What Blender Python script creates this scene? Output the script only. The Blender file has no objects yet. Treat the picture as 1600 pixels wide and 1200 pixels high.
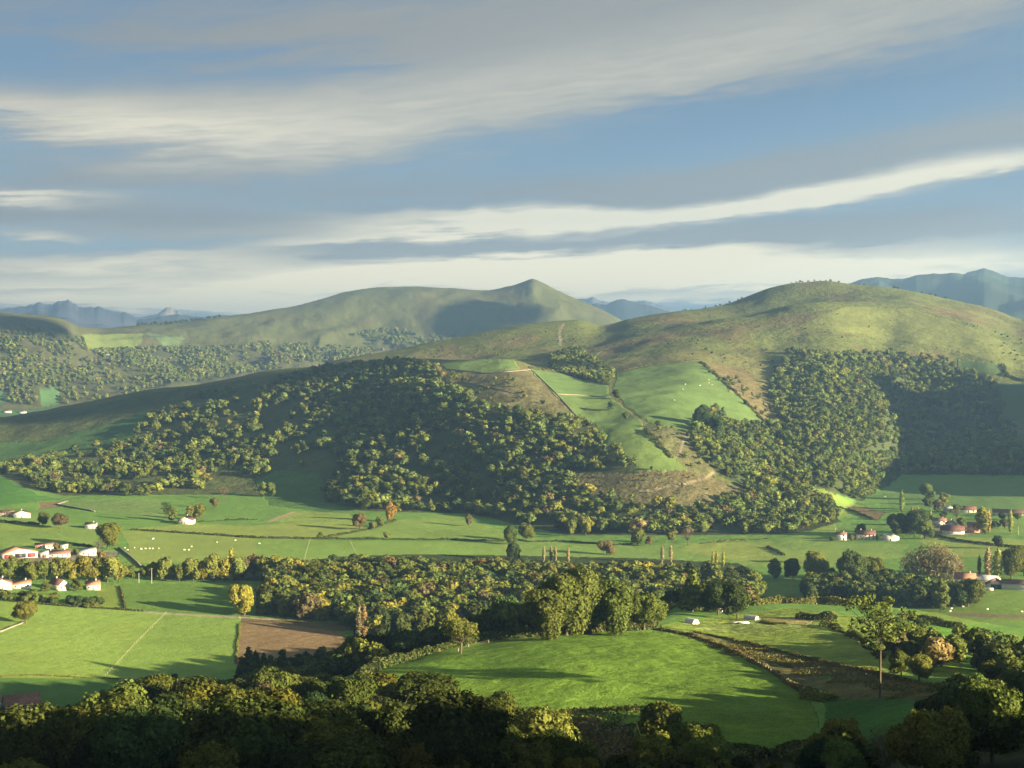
import bpy, math, random
import numpy as np
from math import radians, tan, sin, cos, pi, atan, atan2, sqrt, floor

C = bpy.context.scene.collection
S = bpy.context.scene
# ------------------------------------------------------------------ camera, sky, sun, exposure
CAMZ = 180.0            # eye height above the valley floor
F = 2200.0              # focal length in pixels of the 1600 px wide photograph
PITCH = atan(40.0 / F)  # camera looks this much below the horizon
cam = bpy.data.cameras.new('camera')
cam.sensor_width = 36.0
cam.lens = 36.0 * F / 1600.0
cam.clip_start = 0.5
cam.clip_end = 200000.0
cam_o = bpy.data.objects.new('camera', cam)
C.objects.link(cam_o)
cam_o.location = (0, 0, CAMZ)
cam_o.rotation_euler = (pi / 2 - PITCH, 0, 0)
S.camera = cam_o

SUN_EL = radians(12.0)
SX, SY = cos(radians(-27)), sin(radians(-27))      # horizontal direction towards the sun (right, behind)
sun = bpy.data.lights.new('sun', 'SUN')
sun.energy = 5.0
sun.angle = radians(0.5)
sun.color = (1.0, 0.80, 0.50)
sun_o = bpy.data.objects.new('sun', sun)
C.objects.link(sun_o)
sun_o.location = (400, -200, 600)
sun_o.rotation_euler = (pi / 2 - SUN_EL, 0, atan2(SY, SX) + pi / 2)

S.view_settings.view_transform = 'Standard'
S.view_settings.look = 'None'
S.view_settings.gamma = 1.0
S.view_settings.use_curve_mapping = False
S.view_settings.exposure = 2.97
S.cycles.max_bounces = 4
S.cycles.diffuse_bounces = 2
S.cycles.glossy_bounces = 1
S.cycles.transmission_bounces = 2
S.cycles.volume_bounces = 0
S.cycles.transparent_max_bounces = 6


class N:
    """tiny wrapper that turns arithmetic into math nodes"""
    tree = None

    def __init__(s, sock):
        s.s = sock

    @staticmethod
    def m(op, *a, clamp=False):
        n = N.tree.nodes.new('ShaderNodeMath')
        n.operation = op
        n.use_clamp = clamp
        for i, v in enumerate(a):
            if isinstance(v, N):
                N.tree.links.new(v.s, n.inputs[i])
            else:
                n.inputs[i].default_value = v
        return N(n.outputs[0])

    def __add__(s, o): return N.m('ADD', s, o)
    __radd__ = __add__
    def __sub__(s, o): return N.m('SUBTRACT', s, o)
    def __rsub__(s, o): return N.m('SUBTRACT', o, s)
    def __mul__(s, o): return N.m('MULTIPLY', s, o)
    __rmul__ = __mul__
    def __truediv__(s, o): return N.m('DIVIDE', s, o)


def nmix(t, fac, a, b):
    n = t.nodes.new('ShaderNodeMix')
    n.data_type = 'RGBA'
    for i, v in ((0, fac), (6, a), (7, b)):
        if isinstance(v, N): v = v.s
        if isinstance(v, bpy.types.NodeSocket): t.links.new(v, n.inputs[i])
        elif i == 0: n.inputs[0].default_value = v
        else: n.inputs[i].default_value = (v[0], v[1], v[2], 1)
    return n.outputs[2]


w = bpy.data.worlds.new('World')
S.world = w
w.use_nodes = True
nt = w.node_tree
N.tree = nt
for n in list(nt.nodes): nt.nodes.remove(n)
out = nt.nodes.new('ShaderNodeOutputWorld')
bg = nt.nodes.new('ShaderNodeBackground')
nt.links.new(bg.outputs[0], out.inputs[0])
sky = nt.nodes.new('ShaderNodeTexSky')
sky.sky_type = 'NISHITA'
sky.sun_disc = False
sky.sun_elevation = SUN_EL
sky.sun_rotation = radians(117.0)
sky.altitude = 200
sky.dust_density = 1.0
tc = nt.nodes.new('ShaderNodeTexCoord')
sep = nt.nodes.new('ShaderNodeSeparateXYZ')
nt.links.new(tc.outputs['Generated'], sep.inputs[0])
dx, dy, dz = (N(sep.outputs[i]) for i in range(3))
AZ = N.m('ARCTAN2', dx, dy) * 57.29578          # degrees right of north
EL = N.m('ARCSINE', dz) * 57.29578


def p2ae(px, py):
    return math.degrees(atan((px - 800) / F)), math.degrees(atan((560 - py) / F * cos(atan((px - 800) / F))))


cmb = nt.nodes.new('ShaderNodeCombineXYZ')
def noise3(x, y, z, scale, detail, rough=0.55, dist=0.0):
    c = nt.nodes.new('ShaderNodeCombineXYZ')
    for i, v in enumerate((x, y, z)):
        if isinstance(v, N): nt.links.new(v.s, c.inputs[i])
        else: c.inputs[i].default_value = v
    n = nt.nodes.new('ShaderNodeTexNoise')
    n.inputs['Scale'].default_value = scale
    n.inputs['Detail'].default_value = detail
    n.inputs['Roughness'].default_value = rough
    n.inputs['Distortion'].default_value = dist
    nt.links.new(c.outputs[0], n.inputs['Vector'])
    return N(n.outputs[0])


# cloud streaks rise gently to the right and flatten towards the horizon
TL = EL - AZ * (N.m('MAXIMUM', EL, 0.0) * 0.011)
warp = noise3(AZ, TL * 2.0, 3.0, 0.16, 3) - 0.5
n1 = noise3(AZ * 0.10, TL * 0.95 + warp * 0.9, 0.0, 1.0, 6, 0.60, 0.2)
n2 = noise3(AZ * 0.35 + EL * 0.3, TL * 2.6 + warp * 1.5, 7.0, 1.0, 5, 0.62, 0.4)
n3 = noise3(AZ * 0.42 - EL * 0.5, TL * 6.5 + warp * 3.0, 11.0, 1.0, 6, 0.68, 0.6)
AZw = AZ + (n1 - 0.5) * 7.0
ELw = EL + (n1 - 0.5) * 1.6 + (n2 - 0.5) * 0.6 + (n3 - 0.5) * 0.35 + warp * 0.9
STROKES = [
 (1150, 200, 420, 45, 0.10, -0.28, 0.0), (330, 110, 420, 22, 0.0, -0.2, 0.0), (800, 300, 620, 26, 0.02, 0.45, -0.05), (150, 275, 300, 26, 0.02, 0.35, 0.0), (1500, 150, 260, 30, 0.12, 0.25, 0.0), (200, 40, 320, 26, 0.03, 0.3, 0.0),
 (60, 440, 240, 10, 0.0, 0.4, 0.35), (1450, 365, 300, 9, 0.02, 0.5, -0.15), (700, 390, 420, 6, 0.02, 0.4, -0.25), (1060, 432, 300, 4, 0.0, 0.3, 0.5),  # px, py, half length, half thickness, slope (px up per px right), cloud cover, brightness
    (1000, 25, 620, 55, 0.02, 0.75, 0.05), (760, 70, 380, 45, 0.05, 0.45, 0.0),
    (100, 180, 330, 32, -0.03, 0.85, 0.42), (420, 190, 330, 40, -0.02, 0.75, 0.22),
    (380, 245, 170, 26, 0.10, 0.6, 0.16), (700, 150, 380, 38, 0.12, 0.75, 0.20), (1080, 95, 380, 40, 0.20, 0.7, 0.16),
    (1400, 30, 260, 34, 0.18, 0.5, 0.05),
    (0, 306, 95, 9, 0.0, 0.7, 0.75), (110, 325, 260, 18, 0.0, 0.55, 0.1),
    (740, 345, 190, 13, 0.0, 0.8, 0.9), (960, 341, 330, 12, 0.05, 0.8, 0.75), (600, 372, 300, 10, 0.10, 0.7, 0.6),
    (1230, 310, 220, 11, 0.16, 0.8, 0.8), (1480, 275, 230, 13, 0.15, 0.8, 0.85),
    (1250, 265, 460, 26, 0.13, 0.75, 0.0), (1500, 220, 260, 26, 0.15, 0.5, 0.02),
    (40, 372, 60, 8, 0.0, 0.6, 0.4), (420, 362, 460, 14, 0.02, 0.75, 0.05),
    (130, 410, 300, 14, 0.0, 0.8, 0.4), (330, 430, 420, 16, 0.02, 0.8, 0.22), (150, 470, 520, 20, 0.0, 0.95, 0.38),
    (400, 474, 300, 11, 0.0, 0.9, 1.3), (620, 430, 260, 14, 0.08, 0.85, 1.2), (800, 410, 200, 9, 0.05, 0.8, 0.7),
    (1000, 415, 320, 16, 0.0, 0.9, 1.5), (1000, 445, 420, 16, 0.0, 0.95, 0.8), (1350, 410, 420, 28, 0.01, 0.95, 0.6),
    (1050, 470, 220, 9, 0.0, 0.8, 0.5), (1300, 352, 500, 12, 0.05, 0.75, -0.12), (620, 402, 260, 8, 0.03, 0.7, 0.0),
    (1250, 375, 520, 12, 0.03, 0.7, 0.0), (250, 340, 420, 9, 0.0, 0.25, -0.1),
]
cov = None
bri = None
for (px, py, hl, ht, sl, cv, br) in STROKES:
    a0, e0 = p2ae(px, py)
    k = 57.29578 / F
    u = AZw - a0
    v = (ELw - e0) - u * sl
    u = u * (1 / (hl * k))
    v = v * (1 / (ht * k * (0.95 if br > 0.3 else 1.25)))
    g = N.m('EXPONENT', (u * u + v * v) * -0.85)
    cov = g * cv if cov is None else cov + g * cv
    if br: bri = g * br if bri is None else bri + g * br
streak = N.m('MULTIPLY_ADD', n1, 2.6, -1.15)
streak2 = N.m('MULTIPLY_ADD', n2, 2.2, -1.1)
outside = N.m('SMOOTH_MIN', N.m('ABSOLUTE', AZ) * 0.05 - 1.05, 0.55, 0.1)
outside = N.m('MAXIMUM', outside, 0.0)
high = N.m('MAXIMUM', N.m('MINIMUM', (EL - 14.0) * 0.06, 0.45), 0.0)
cloud = N.m('ADD', 0.10 + cov * (0.80 + streak * 0.40 + streak2 * 0.12) + streak * 0.27 + streak2 * 0.15 + (n3 - 0.5) * 0.40, outside * 0.9 + high, clamp=True)
contrast_ = N.m('SMOOTH_MIN', cloud, 1.0, 0.1)
cloud = N.m('MULTIPLY', contrast_ * contrast_, 3.0 - contrast_ * 2.0, clamp=True)
bright = N.m('ADD', bri * (1.1 + streak * 0.55 + streak2 * 0.55 + (n3 - 0.5) * 1.3), 0.0, clamp=True)
lowb = N.m('MULTIPLY', N.m('SUBTRACT', 1.0, EL * 0.18, clamp=True), 1.0, clamp=True)     # 1 at the horizon
K = 1.08 / 2 ** 2.97
def kc(r, g, b): return (r * K, g * K, b * K)
clear = nmix(nt, N.m('MULTIPLY', EL, 0.09, clamp=True), kc(0.18, 0.28, 0.39), kc(0.070, 0.145, 0.265))
sk = nt.nodes.new('ShaderNodeVectorMath')
sk.operation = 'SCALE'
nt.links.new(sky.outputs[0], sk.inputs[0])
sk.inputs[3].default_value = 0.05
clear = nmix(nt, 0.10, clear, sk.outputs[0])
cloudc = nmix(nt, lowb, kc(0.265, 0.270, 0.270), kc(0.54, 0.475, 0.37))
hi = nmix(nt, lowb, kc(0.88, 0.79, 0.58), kc(2.0, 1.62, 0.88))
cloudc = nmix(nt, bright, cloudc, hi)
col = nmix(nt, cloud, clear, cloudc)
sc_ = nt.nodes.new('ShaderNodeVectorMath'); sc_.operation = 'SCALE'
nt.links.new(col, sc_.inputs[0])
nt.links.new(N.m('ADD', N.m('MULTIPLY', N.m('EXPONENT', N.m('MAXIMUM', EL, 0.0) * -0.22), 0.85), 1.05).s, sc_.inputs[3])
col = sc_.outputs[0]
nt.links.new(col, bg.inputs[0])
bg.inputs[1].default_value = 1.0

# ------------------------------------------------------------------ numpy helpers
def srgb(r, g, b):
    return tuple(((c / 255) / 12.92 if c <= 10 else (((c / 255) + 0.055) / 1.055) ** 2.4) for c in (r, g, b))


def _h(ix, iy, seed):
    n = (ix.astype(np.int64) * 374761393 + iy.astype(np.int64) * 668265263 + seed * 1442695041) & 0x7fffffff
    n = ((n ^ (n >> 13)) * 1274126177) & 0x7fffffff
    return ((n ^ (n >> 16)) & 0xffff) / 65535.0


def vnoise(x, y, seed=0):
    ix = np.floor(x); iy = np.floor(y)
    fx = x - ix; fy = y - iy
    fx = fx * fx * fx * (fx * (fx * 6 - 15) + 10); fy = fy * fy * fy * (fy * (fy * 6 - 15) + 10)
    a = _h(ix, iy, seed); b = _h(ix + 1, iy, seed); c = _h(ix, iy + 1, seed); d = _h(ix + 1, iy + 1, seed)
    return (a + (b - a) * fx) * (1 - fy) + (c + (d - c) * fx) * fy


def fbm(x, y, octv=4, seed=0, gain=0.5):
    s = 0; a = 1.0; t = 0
    for o in range(octv):
        s = s + a * (vnoise(x + 17.3 * o, y - 9.1 * o, seed + o) * 2 - 1); t += a
        a *= gain; x = x * 2.03; y = y * 2.03
    return s / t


def smooth(a, b, x):
    t = np.clip((x - a) / (b - a), 0, 1)
    return t * t * (3 - 2 * t)


def pchip(x, y, xi):
    """1-D monotone cubic through (x, y)"""
    x = np.asarray(x, float); y = np.asarray(y, float)
    h = np.diff(x); dl = np.diff(y) / h
    m = np.zeros_like(y)
    if len(x) > 2:
        w1 = 2 * h[1:] + h[:-1]; w2 = h[1:] + 2 * h[:-1]
        ok = dl[:-1] * dl[1:] > 0
        with np.errstate(divide='ignore', invalid='ignore'):
            hm = (w1 + w2) / (w1 / dl[:-1] + w2 / dl[1:])
        m[1:-1] = np.where(ok, hm, 0)
    m[0] = dl[0]; m[-1] = dl[-1]
    xi = np.clip(xi, x[0], x[-1])
    k = np.clip(np.searchsorted(x, xi) - 1, 0, len(x) - 2)
    t = (xi - x[k]) / h[k]
    return ((2 * t ** 3 - 3 * t ** 2 + 1) * y[k] + (t ** 3 - 2 * t ** 2 + t) * h[k] * m[k]
            + (-2 * t ** 3 + 3 * t ** 2) * y[k + 1] + (t ** 3 - t ** 2) * h[k] * m[k + 1])


cp_, sp_ = cos(PITCH), sin(PITCH)
def raydir(px, py):
    """horizontal unit direction and rise per metre for a pixel of the photograph"""
    X = (px - 800.0) / F; Z = -(py - 600.0) / F
    y = cp_ + Z * sp_
    z = -sp_ + Z * cp_
    h = np.sqrt(X * X + y * y)
    return X / h, y / h, z / h


def px2az(px):
    return math.degrees(atan((px - 800.0) / F))


def zat(px, py, d):
    return CAMZ + d * raydir(px, py)[2]


def project(x, y, z):
    z = z - CAMZ
    yc = y * cp_ - z * sp_
    zc = y * sp_ + z * cp_
    return 800 + F * x / yc, 600 - F * zc / yc
# ------------------------------------------------------------------ the ground: one sheet, lofted through lines of equal role
# every line lists (px, distance, py) where it is seen; entries ('a', azimuth, distance, z) continue it beyond the frame
V = None
def vf(d): return 560 + 180.0 / d * 2200       # py of the flat valley floor at distance d
LINES = [
 # 0 the viewpoint's own slope
 [('a', -180, 3, 178.2), ('a', 180, 3, 178.2)],
 [('a', -180, 60, 150), ('a', -60, 60, 140), ('a', -20, 60, 141), ('a', 20, 60, 142), ('a', 60, 60, 168), ('a', 120, 60, 190), ('a', 180, 60, 150)],
 # 1 lower slope under the dark wood
 [('a', -180, 190, 90), ('a', -60, 190, 70), (0, 190, 1302), (400, 190, 1290), (800, 190, 1270), (1200, 190, 1260), (1600, 190, 1255), ('a', 40, 190, 140), ('a', 70, 190, 190), ('a', 120, 190, 200), ('a', 180, 190, 90)],
 # 2 mid foreground
 [('a', -180, 330, 20), ('a', -60, 300, 30), (-60, 330, 1235), (60, 330, 1225), (200, 330, 1188), (450, 320, 1175), (700, 320, 1185), (900, 325, 1180), (1100, 322, 1176), (1300, 330, 1165), (1450, 335, 1120), (1600, 340, 1100), ('a', 28, 340, 105), ('a', 45, 340, 130), ('a', 180, 330, 20)],
 # 3 meadow knoll, centre
 [('a', -180, 420, 5), ('a', -60, 400, 8), (-60, 420, 1215), (60, 420, 1195), (200, 420, 1135), (420, 410, 1112), (560, 405, 1064), (700, 410, 1056), (900, 405, 1048), (1100, 400, 1062), (1250, 400, 1070), (1400, 400, 1060), (1600, 410, 1062), ('a', 28, 410, 92), ('a', 45, 410, 90), ('a', 180, 420, 5)],
 # 4 meadow crest
 [('a', -180, 520, 2), ('a', -60, 500, 2), (-60, 520, 1190), (60, 520, 1165), (200, 520, 1112), (420, 500, 1090), (540, 470, 1062), (620, 470, 1032), (720, 475, 1006), (830, 490, 992), (950, 505, 986), (1040, 520, 984), (1150, 540, 990), (1300, 560, 985), (1450, 560, 995), (1600, 540, 1025), ('a', 28, 540, 70), ('a', 45, 540, 50), ('a', 180, 520, 2)],
 # 5 rear terrace of the knoll
 [('a', -180, 640, 0), ('a', -60, 640, 0), (-60, 660, 1160), (100, 650, 1140), (200, 640, 1120), (420, 640, 1105), (540, 620, 1100), (720, 620, 1085), (900, 650, 1045), (990, 680, 990), (1035, 690, 955), (1080, 690, 948), (1240, 720, 941), (1400, 720, 950), (1600, 700, 985), ('a', 28, 700, 40), ('a', 45, 700, 20), ('a', 180, 640, 0)],
 # 6 near edge of the valley floor
 [('a', -180, 900, 0), ('a', -60, 820, 0), (-60, 742, vf(742)), (200, 742, vf(742)), (420, 800, vf(800)), (700, 900, vf(900)), (1000, 960, vf(960)), (1300, 930, vf(930)), (1600, 900, vf(900)), ('a', 30, 900, 0), ('a', 50, 900, 0), ('a', 180, 900, 0)],
 # 7 far part of the valley floor
 [('a', -180, 1500, 0), ('a', -60, 1500, 0), (-60, 1500, vf(1500)), (300, 1450, vf(1450)), (800, 1280, vf(1280)), (1100, 1250, vf(1250)), (1400, 1300, vf(1300)), (1600, 1300, vf(1300)), ('a', 30, 1300, 0), ('a', 50, 1300, 5), ('a', 180, 1500, 0)],
 # 8 foot of the hills
 [('a', -180, 2600, 0), ('a', -60, 2600, 0), (-60, 2150, 748), (0, 2130, 748), (100, 1900, 776), (350, 1880, 776), (500, 1800, 786), (560, 1680, 800), (700, 1660, 802), (850, 1500, 831), (1000, 1450, 838), (1200, 1450, 834), (1290, 1520, 818), (1350, 1790, 780), (1430, 2060, 752), (1520, 2060, 752), (1600, 2040, 752), ('a', 24, 2000, 5), ('a', 34, 1900, 20), ('a', 60, 2300, 60), ('a', 180, 2600, 0)],
 # 9 middle of the first slope: a spur runs down towards px 1000
 [('a', -180, 3300, 0), ('a', -60, 3300, 0), (-60, 2600, 700), (0, 2560, 705), (200, 2360, 712), (400, 2180, 700), (550, 2030, 698), (700, 1900, 692), (800, 1830, 682), (900, 1840, 664), (980, 1790, 668), (1060, 1740, 690), (1150, 1800, 706), (1210, 1880, 712), (1300, 2080, 668), (1370, 2200, 655), (1430, 2460, 668), (1520, 2420, 672), (1600, 2330, 668), ('a', 24, 2300, 90), ('a', 34, 2300, 170), ('a', 60, 2900, 250), ('a', 180, 3300, 0)],
 # 10 first crest
 [('a', -180, 4200, 0), ('a', -60, 4200, 0), (-60, 3000, 657), (0, 3000, 655), (60, 3000, 647), (130, 2980, 632), (250, 2950, 609), (330, 2900, 598), (430, 2850, 581), (500, 2780, 572), (560, 2700, 566), (640, 2560, 561), (700, 2460, 563), (790, 2400, 559), (850, 2380, 574), (920, 2350, 590), (1000, 2400, 580), (1090, 2500, 563), (1200, 2560, 570), (1300, 2620, 553), (1400, 2760, 551), (1480, 2760, 555), (1550, 2700, 568), (1600, 2680, 580), ('a', 24, 2700, 190), ('a', 34, 2800, 260), ('a', 60, 3500, 420), ('a', 180, 4200, 0)],
 # 11 saddle / shoulder of the right hill
 [('a', -180, 5000, 0), ('a', -60, 5000, 0), (-60, 3350, 690), (0, 3350, 690), (130, 3350, 680), (300, 3300, 640), (430, 3200, 600), (500, 3000, 580), (600, 2850, 574), (700, 2780, 574), (800, 2700, 571), (850, 2720, 565), (920, 2750, 556), (1000, 2900, 530), (1080, 3050, 507), (1160, 3150, 491), (1290, 3200, 470), (1400, 3200, 474), (1500, 3150, 492), (1600, 3100, 520), ('a', 24, 3100, 270), ('a', 34, 3200, 300), ('a', 60, 4200, 520), ('a', 180, 5000, 0)],
 # 12 hidden dip behind the shoulder
 [('a', -180, 5200, 0), ('a', -60, 5200, 0), (-60, 3500, 690), (0, 3500, 690), (130, 3500, 680), (300, 3430, 650), (430, 3330, 606), (520, 3130, 574), (600, 3080, 566), (700, 3080, 560), (800, 3080, 547), (850, 3080, 544), (920, 3080, 540), (1000, 3150, 517), (1080, 3250, 502), (1160, 3350, 496), (1290, 3400, 474), (1400, 3400, 468), (1500, 3380, 482), (1600, 3350, 510), ('a', 24, 3350, 280), ('a', 34, 3400, 300), ('a', 60, 4400, 500), ('a', 180, 5200, 0)],
 # 13 rear crest of the near hills
 [('a', -180, 5600, 0), ('a', -60, 5600, 0), (-60, 3750, 680), (0, 3750, 680), (130, 3750, 670), (300, 3650, 645), (430, 3520, 600), (520, 3480, 563), (600, 3480, 550), (700, 3500, 530), (800, 3550, 509), (850, 3580, 502), (900, 3600, 499), (940, 3620, 508), (985, 3650, 499), (1050, 3700, 487), (1130, 3750, 477), (1170, 3750, 463), (1205, 3750, 450), (1240, 3750, 443), (1290, 3750, 440), (1330, 3740, 445), (1400, 3700, 453), (1460, 3660, 463), (1500, 3620, 472), (1550, 3600, 485), (1600, 3560, 500), ('a', 24, 3500, 320), ('a', 34, 3600, 330), ('a', 60, 4700, 600), ('a', 180, 5600, 0)],
 # 14 valley behind
 [('a', -180, 6000, 0), ('a', -60, 6000, 0), (-60, 4350, 650), (0, 4350, 650), (130, 4350, 650), (300, 4350, 640), (450, 4400, 622), (600, 4500, 620), (800, 4500, 610), (1000, 4500, 600), (1600, 4500, 600), ('a', 60, 6000, 300), ('a', 180, 6000, 0)],
 # 15 middle of the far slope
 [('a', -180, 7000, 0), ('a', -60, 7000, 100), (-60, 4850, 560), (0, 4850, 566), (120, 4950, 572), (250, 5200, 575), (400, 5500, 566), (500, 5700, 560), (620, 5750, 565), (700, 5750, 560), (800, 5850, 545), (900, 5900, 548), (1000, 5900, 560), (1600, 5900, 560), ('a', 60, 7000, 400), ('a', 180, 7000, 0)],
 # 16 far crest
 [('a', -180, 9000, 50), ('a', -60, 9000, 300), (-60, 5400, 482), (0, 5400, 486), (60, 5450, 491), (100, 5500, 499), (125, 5700, 510), (160, 6100, 513), (200, 6200, 510), (270, 6300, 505), (330, 6400, 498), (400, 6500, 488), (450, 6600, 480), (500, 6700, 468), (550, 6800, 456), (600, 6850, 449), (640, 6850, 447), (700, 6900, 450), (760, 6900, 453), (800, 6900, 447), (818, 6900, 441), (832, 6900, 437), (846, 6900, 442), (880, 6850, 458), (920, 6850, 475), (960, 6800, 495), (1000, 6800, 515), (1100, 6800, 540), (1600, 6800, 560), ('a', 60, 9000, 420), ('a', 180, 9000, 50)],
 # 17, 18 lowland out to the horizon
 [('a', -180, 12000, 0), ('a', 180, 12000, 0)],
 [('a', -180, 20500, 0), ('a', 180, 20500, 0)],
]
AMP = [0, 0.8, 2, 1.2, 0.7, 0.6, 1.2, 0.1, 0.25, 2.5, 10, 7, 9, 8, 4, 5, 36, 6, 10, 20]

az_f = np.arange(-23.0, 23.001, 0.0405)
az_r = np.arange(23.3, 80, 0.45)
az_l = np.arange(-60, -23.2, 0.8)
AZG = np.concatenate([np.arange(-180, -60, 4.0), az_l, az_f, az_r, np.arange(80.5, 180.1, 4.0), [180.0]])
AZG = np.unique(np.round(AZG, 5))
DG = np.concatenate([np.geomspace(3, 150, 34)[:-1], np.arange(150, 700, 2.6), np.arange(700, 1300, 3.6), np.arange(1300, 1750, 4.2),
                     np.arange(1750, 2900, 5.2), np.arange(2900, 4100, 8.0), np.arange(4100, 7200, 20.0), np.geomspace(7200, 20500, 24)])
nA, nD = len(AZG), len(DG)

D0 = np.zeros((len(LINES), nA)); Z0 = np.zeros_like(D0)
for i, L in enumerate(LINES):
    pts = []
    for e in L:
        if e[0] == 'a': pts.append((e[1], math.log(e[2]), e[3]))
        else: pts.append((px2az(e[0]), math.log(e[1]), zat(e[0], e[2], e[1])))
    pts.sort()
    a = [p[0] for p in pts]
    D0[i] = np.exp(pchip(a, [p[1] for p in pts], AZG))
    Z0[i] = pchip(a, [p[2] for p in pts], AZG)
for i in range(1, len(LINES)):
    D0[i] = np.maximum(D0[i], D0[i - 1] * 1.02 + 1)
h_ = np.diff(D0, axis=0); dl_ = np.diff(Z0, axis=0) / h_
m_ = np.zeros_like(Z0)
w1 = 2 * h_[1:] + h_[:-1]; w2 = h_[1:] + 2 * h_[:-1]
with np.errstate(divide='ignore', invalid='ignore'):
    hm_ = (w1 + w2) / (w1 / dl_[:-1] + w2 / dl_[1:])
m_[1:-1] = np.where(dl_[:-1] * dl_[1:] > 0, hm_, 0)
m_[0] = dl_[0]
cols = np.arange(nA)
ZG = np.zeros((nD, nA)); AG = np.zeros((nD, nA))
AMPA = np.array(AMP[:len(LINES)], float)
for r in range(nD):
    d = DG[r]
    k = np.clip((D0 <= d).sum(0) - 1, 0, len(LINES) - 2)
    hh = h_[k, cols]
    t = np.clip((d - D0[k, cols]) / hh, 0, 1)
    ZG[r] = ((2 * t ** 3 - 3 * t ** 2 + 1) * Z0[k, cols] + (t ** 3 - 2 * t ** 2 + t) * hh * m_[k, cols]
             + (-2 * t ** 3 + 3 * t ** 2) * Z0[k + 1, cols] + (t ** 3 - t ** 2) * hh * m_[k + 1, cols])
    AG[r] = AMPA[k] * (1 - t) + AMPA[k + 1] * t
XG = DG[:, None] * np.sin(np.radians(AZG))[None, :]
YG = DG[:, None] * np.cos(np.radians(AZG))[None, :]
# gullies and undulation, scaled by the kind of ground
rel = 1 - np.abs(fbm(XG / 330, YG / 520, 4, 5))
und = fbm(XG / 160, YG / 160, 5, 11)
ZG += AG * (0.9 * und + 1.3 * (rel - 0.75)) * smooth(60, 300, DG)[:, None]
nearn = smooth(3200, 1500, DG)[:, None]
ZG += nearn * np.clip(AG, 0, 1) * 0.35 * fbm(XG / 14, YG / 14, 3, 21)
# hills beyond the right edge of the frame: they throw the evening shade across the foreground and the ravine
A_ = XG * SX + YG * SY; B_ = -XG * SY + YG * SX          # along / across the direction of the sun
AZM = np.broadcast_to(AZG[None, :], ZG.shape)
def ridge(a0, hb, fall_in, fall_out):
    return hb - np.where(A_ < a0, (a0 - A_) * fall_in, (A_ - a0) * fall_out)
TS = tan(SUN_EL)
wb = np.interp(B_.ravel(), [-600, -200, 0, 150, 205, 236, 262, 280, 300, 335, 350, 365, 385, 410, 450, 560], [200, 190, 172, 152, 140, 128, 118, 112, 109, 106, 104, 96, 82, 62, 20, -120]).reshape(B_.shape)
wb = wb + 5 * fbm(B_ / 22, B_ * 0 + 3, 2, 91) * smooth(180, 240, B_)
r1 = ridge(330, wb + TS * 330, 0.42, 0.25)
mk = smooth(20.8, 30, AZM) * smooth(175, 120, AZM) * smooth(60, 200, np.broadcast_to(DG[:, None], ZG.shape))
ZG = np.where(mk > 0, np.maximum(ZG, ZG + (r1 - ZG) * mk), ZG)
wb = np.interp(B_.ravel(), [1650, 1760, 1830, 1900, 2000, 2160, 2250, 2330, 2390, 2480, 2560, 2700], [-200, 20, 85, 105, 122, 132, 155, 225, 268, 272, 200, -200]).reshape(B_.shape)
wb += 10 * fbm(B_ / 90, B_ * 0, 3, 31)
r2 = ridge(0, wb, 0.5, 0.3)
mk = smooth(21.2, 24.5, AZM)
ZG = np.where(mk > 0, np.maximum(ZG, ZG + (r2 - ZG) * mk), ZG)
R3B = [4600, 5200, 5330, 5420, 5560, 5600, 5640, 5760, 5830, 5870, 5900, 5930, 5980, 6200, 6600]
R3W = [200, 560, 620, 640, 640, 560, 380, 330, 420, 520, 500, 380, 200, 0, -600]
wb = np.interp(B_.ravel(), R3B, R3W).reshape(B_.shape)
r3 = ridge(2300, wb + TS * 2300, 0.8, 0.5)  # unseen massif, added with a notched crest to shade the far slope
mk = smooth(26, 29, AZM) * smooth(60, 50, AZM)
ZG = np.where(mk > 0, np.maximum(ZG, ZG + (r3 - ZG) * mk), ZG)

azi = np.arange(nA); dii = np.arange(nD)
def gidx(x, y):
    az = np.degrees(np.arctan2(x, y)); d = np.hypot(x, y)
    return np.interp(d, DG, dii), np.interp(az, AZG, azi)
def bil(G, fr, fc):
    r = np.clip(np.floor(fr).astype(int), 0, nD - 2); c = np.clip(np.floor(fc).astype(int), 0, nA - 2)
    u = fr - r; v = fc - c
    return (G[r, c] * (1 - u) + G[r + 1, c] * u) * (1 - v) + (G[r, c + 1] * (1 - u) + G[r + 1, c + 1] * u) * v
def ground(x, y):
    fr, fc = gidx(np.asarray(x, float), np.asarray(y, float))
    return bil(ZG, fr, fc)
def at(px, py, dmin=150.0):
    """first point of the ground seen at a pixel, beyond dmin"""
    X, Y, s = raydir(float(px), float(py))
    az = math.degrees(atan2(X, Y))
    fc = np.interp(az, AZG, azi)
    c = min(int(fc), nA - 2); v = fc - c
    g = ZG[:, c] * (1 - v) + ZG[:, c + 1] * v
    f = CAMZ + DG * s - g
    ok = np.nonzero((f <= 0) & (DG > dmin))[0]
    if len(ok) == 0: d = 6000.0
    else:
        i = ok[0]
        d = DG[i - 1] + (DG[i] - DG[i - 1]) * f[i - 1] / (f[i - 1] - f[i]) if f[i - 1] > 0 else DG[i]
    return X * d, Y * d, d
def visible(x, y, z):
    """is a point clear of the ground as seen from the viewpoint"""
    d = math.hypot(x, y)
    fc = np.interp(math.degrees(atan2(x, y)), AZG, azi)
    c = int(fc)
    g = ZG[:, min(c, nA - 1)]
    m = (DG > 20) & (DG < d * 0.985)
    return not np.any(g[m] > CAMZ + (z - CAMZ) * DG[m] / d + 0.5)
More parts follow.
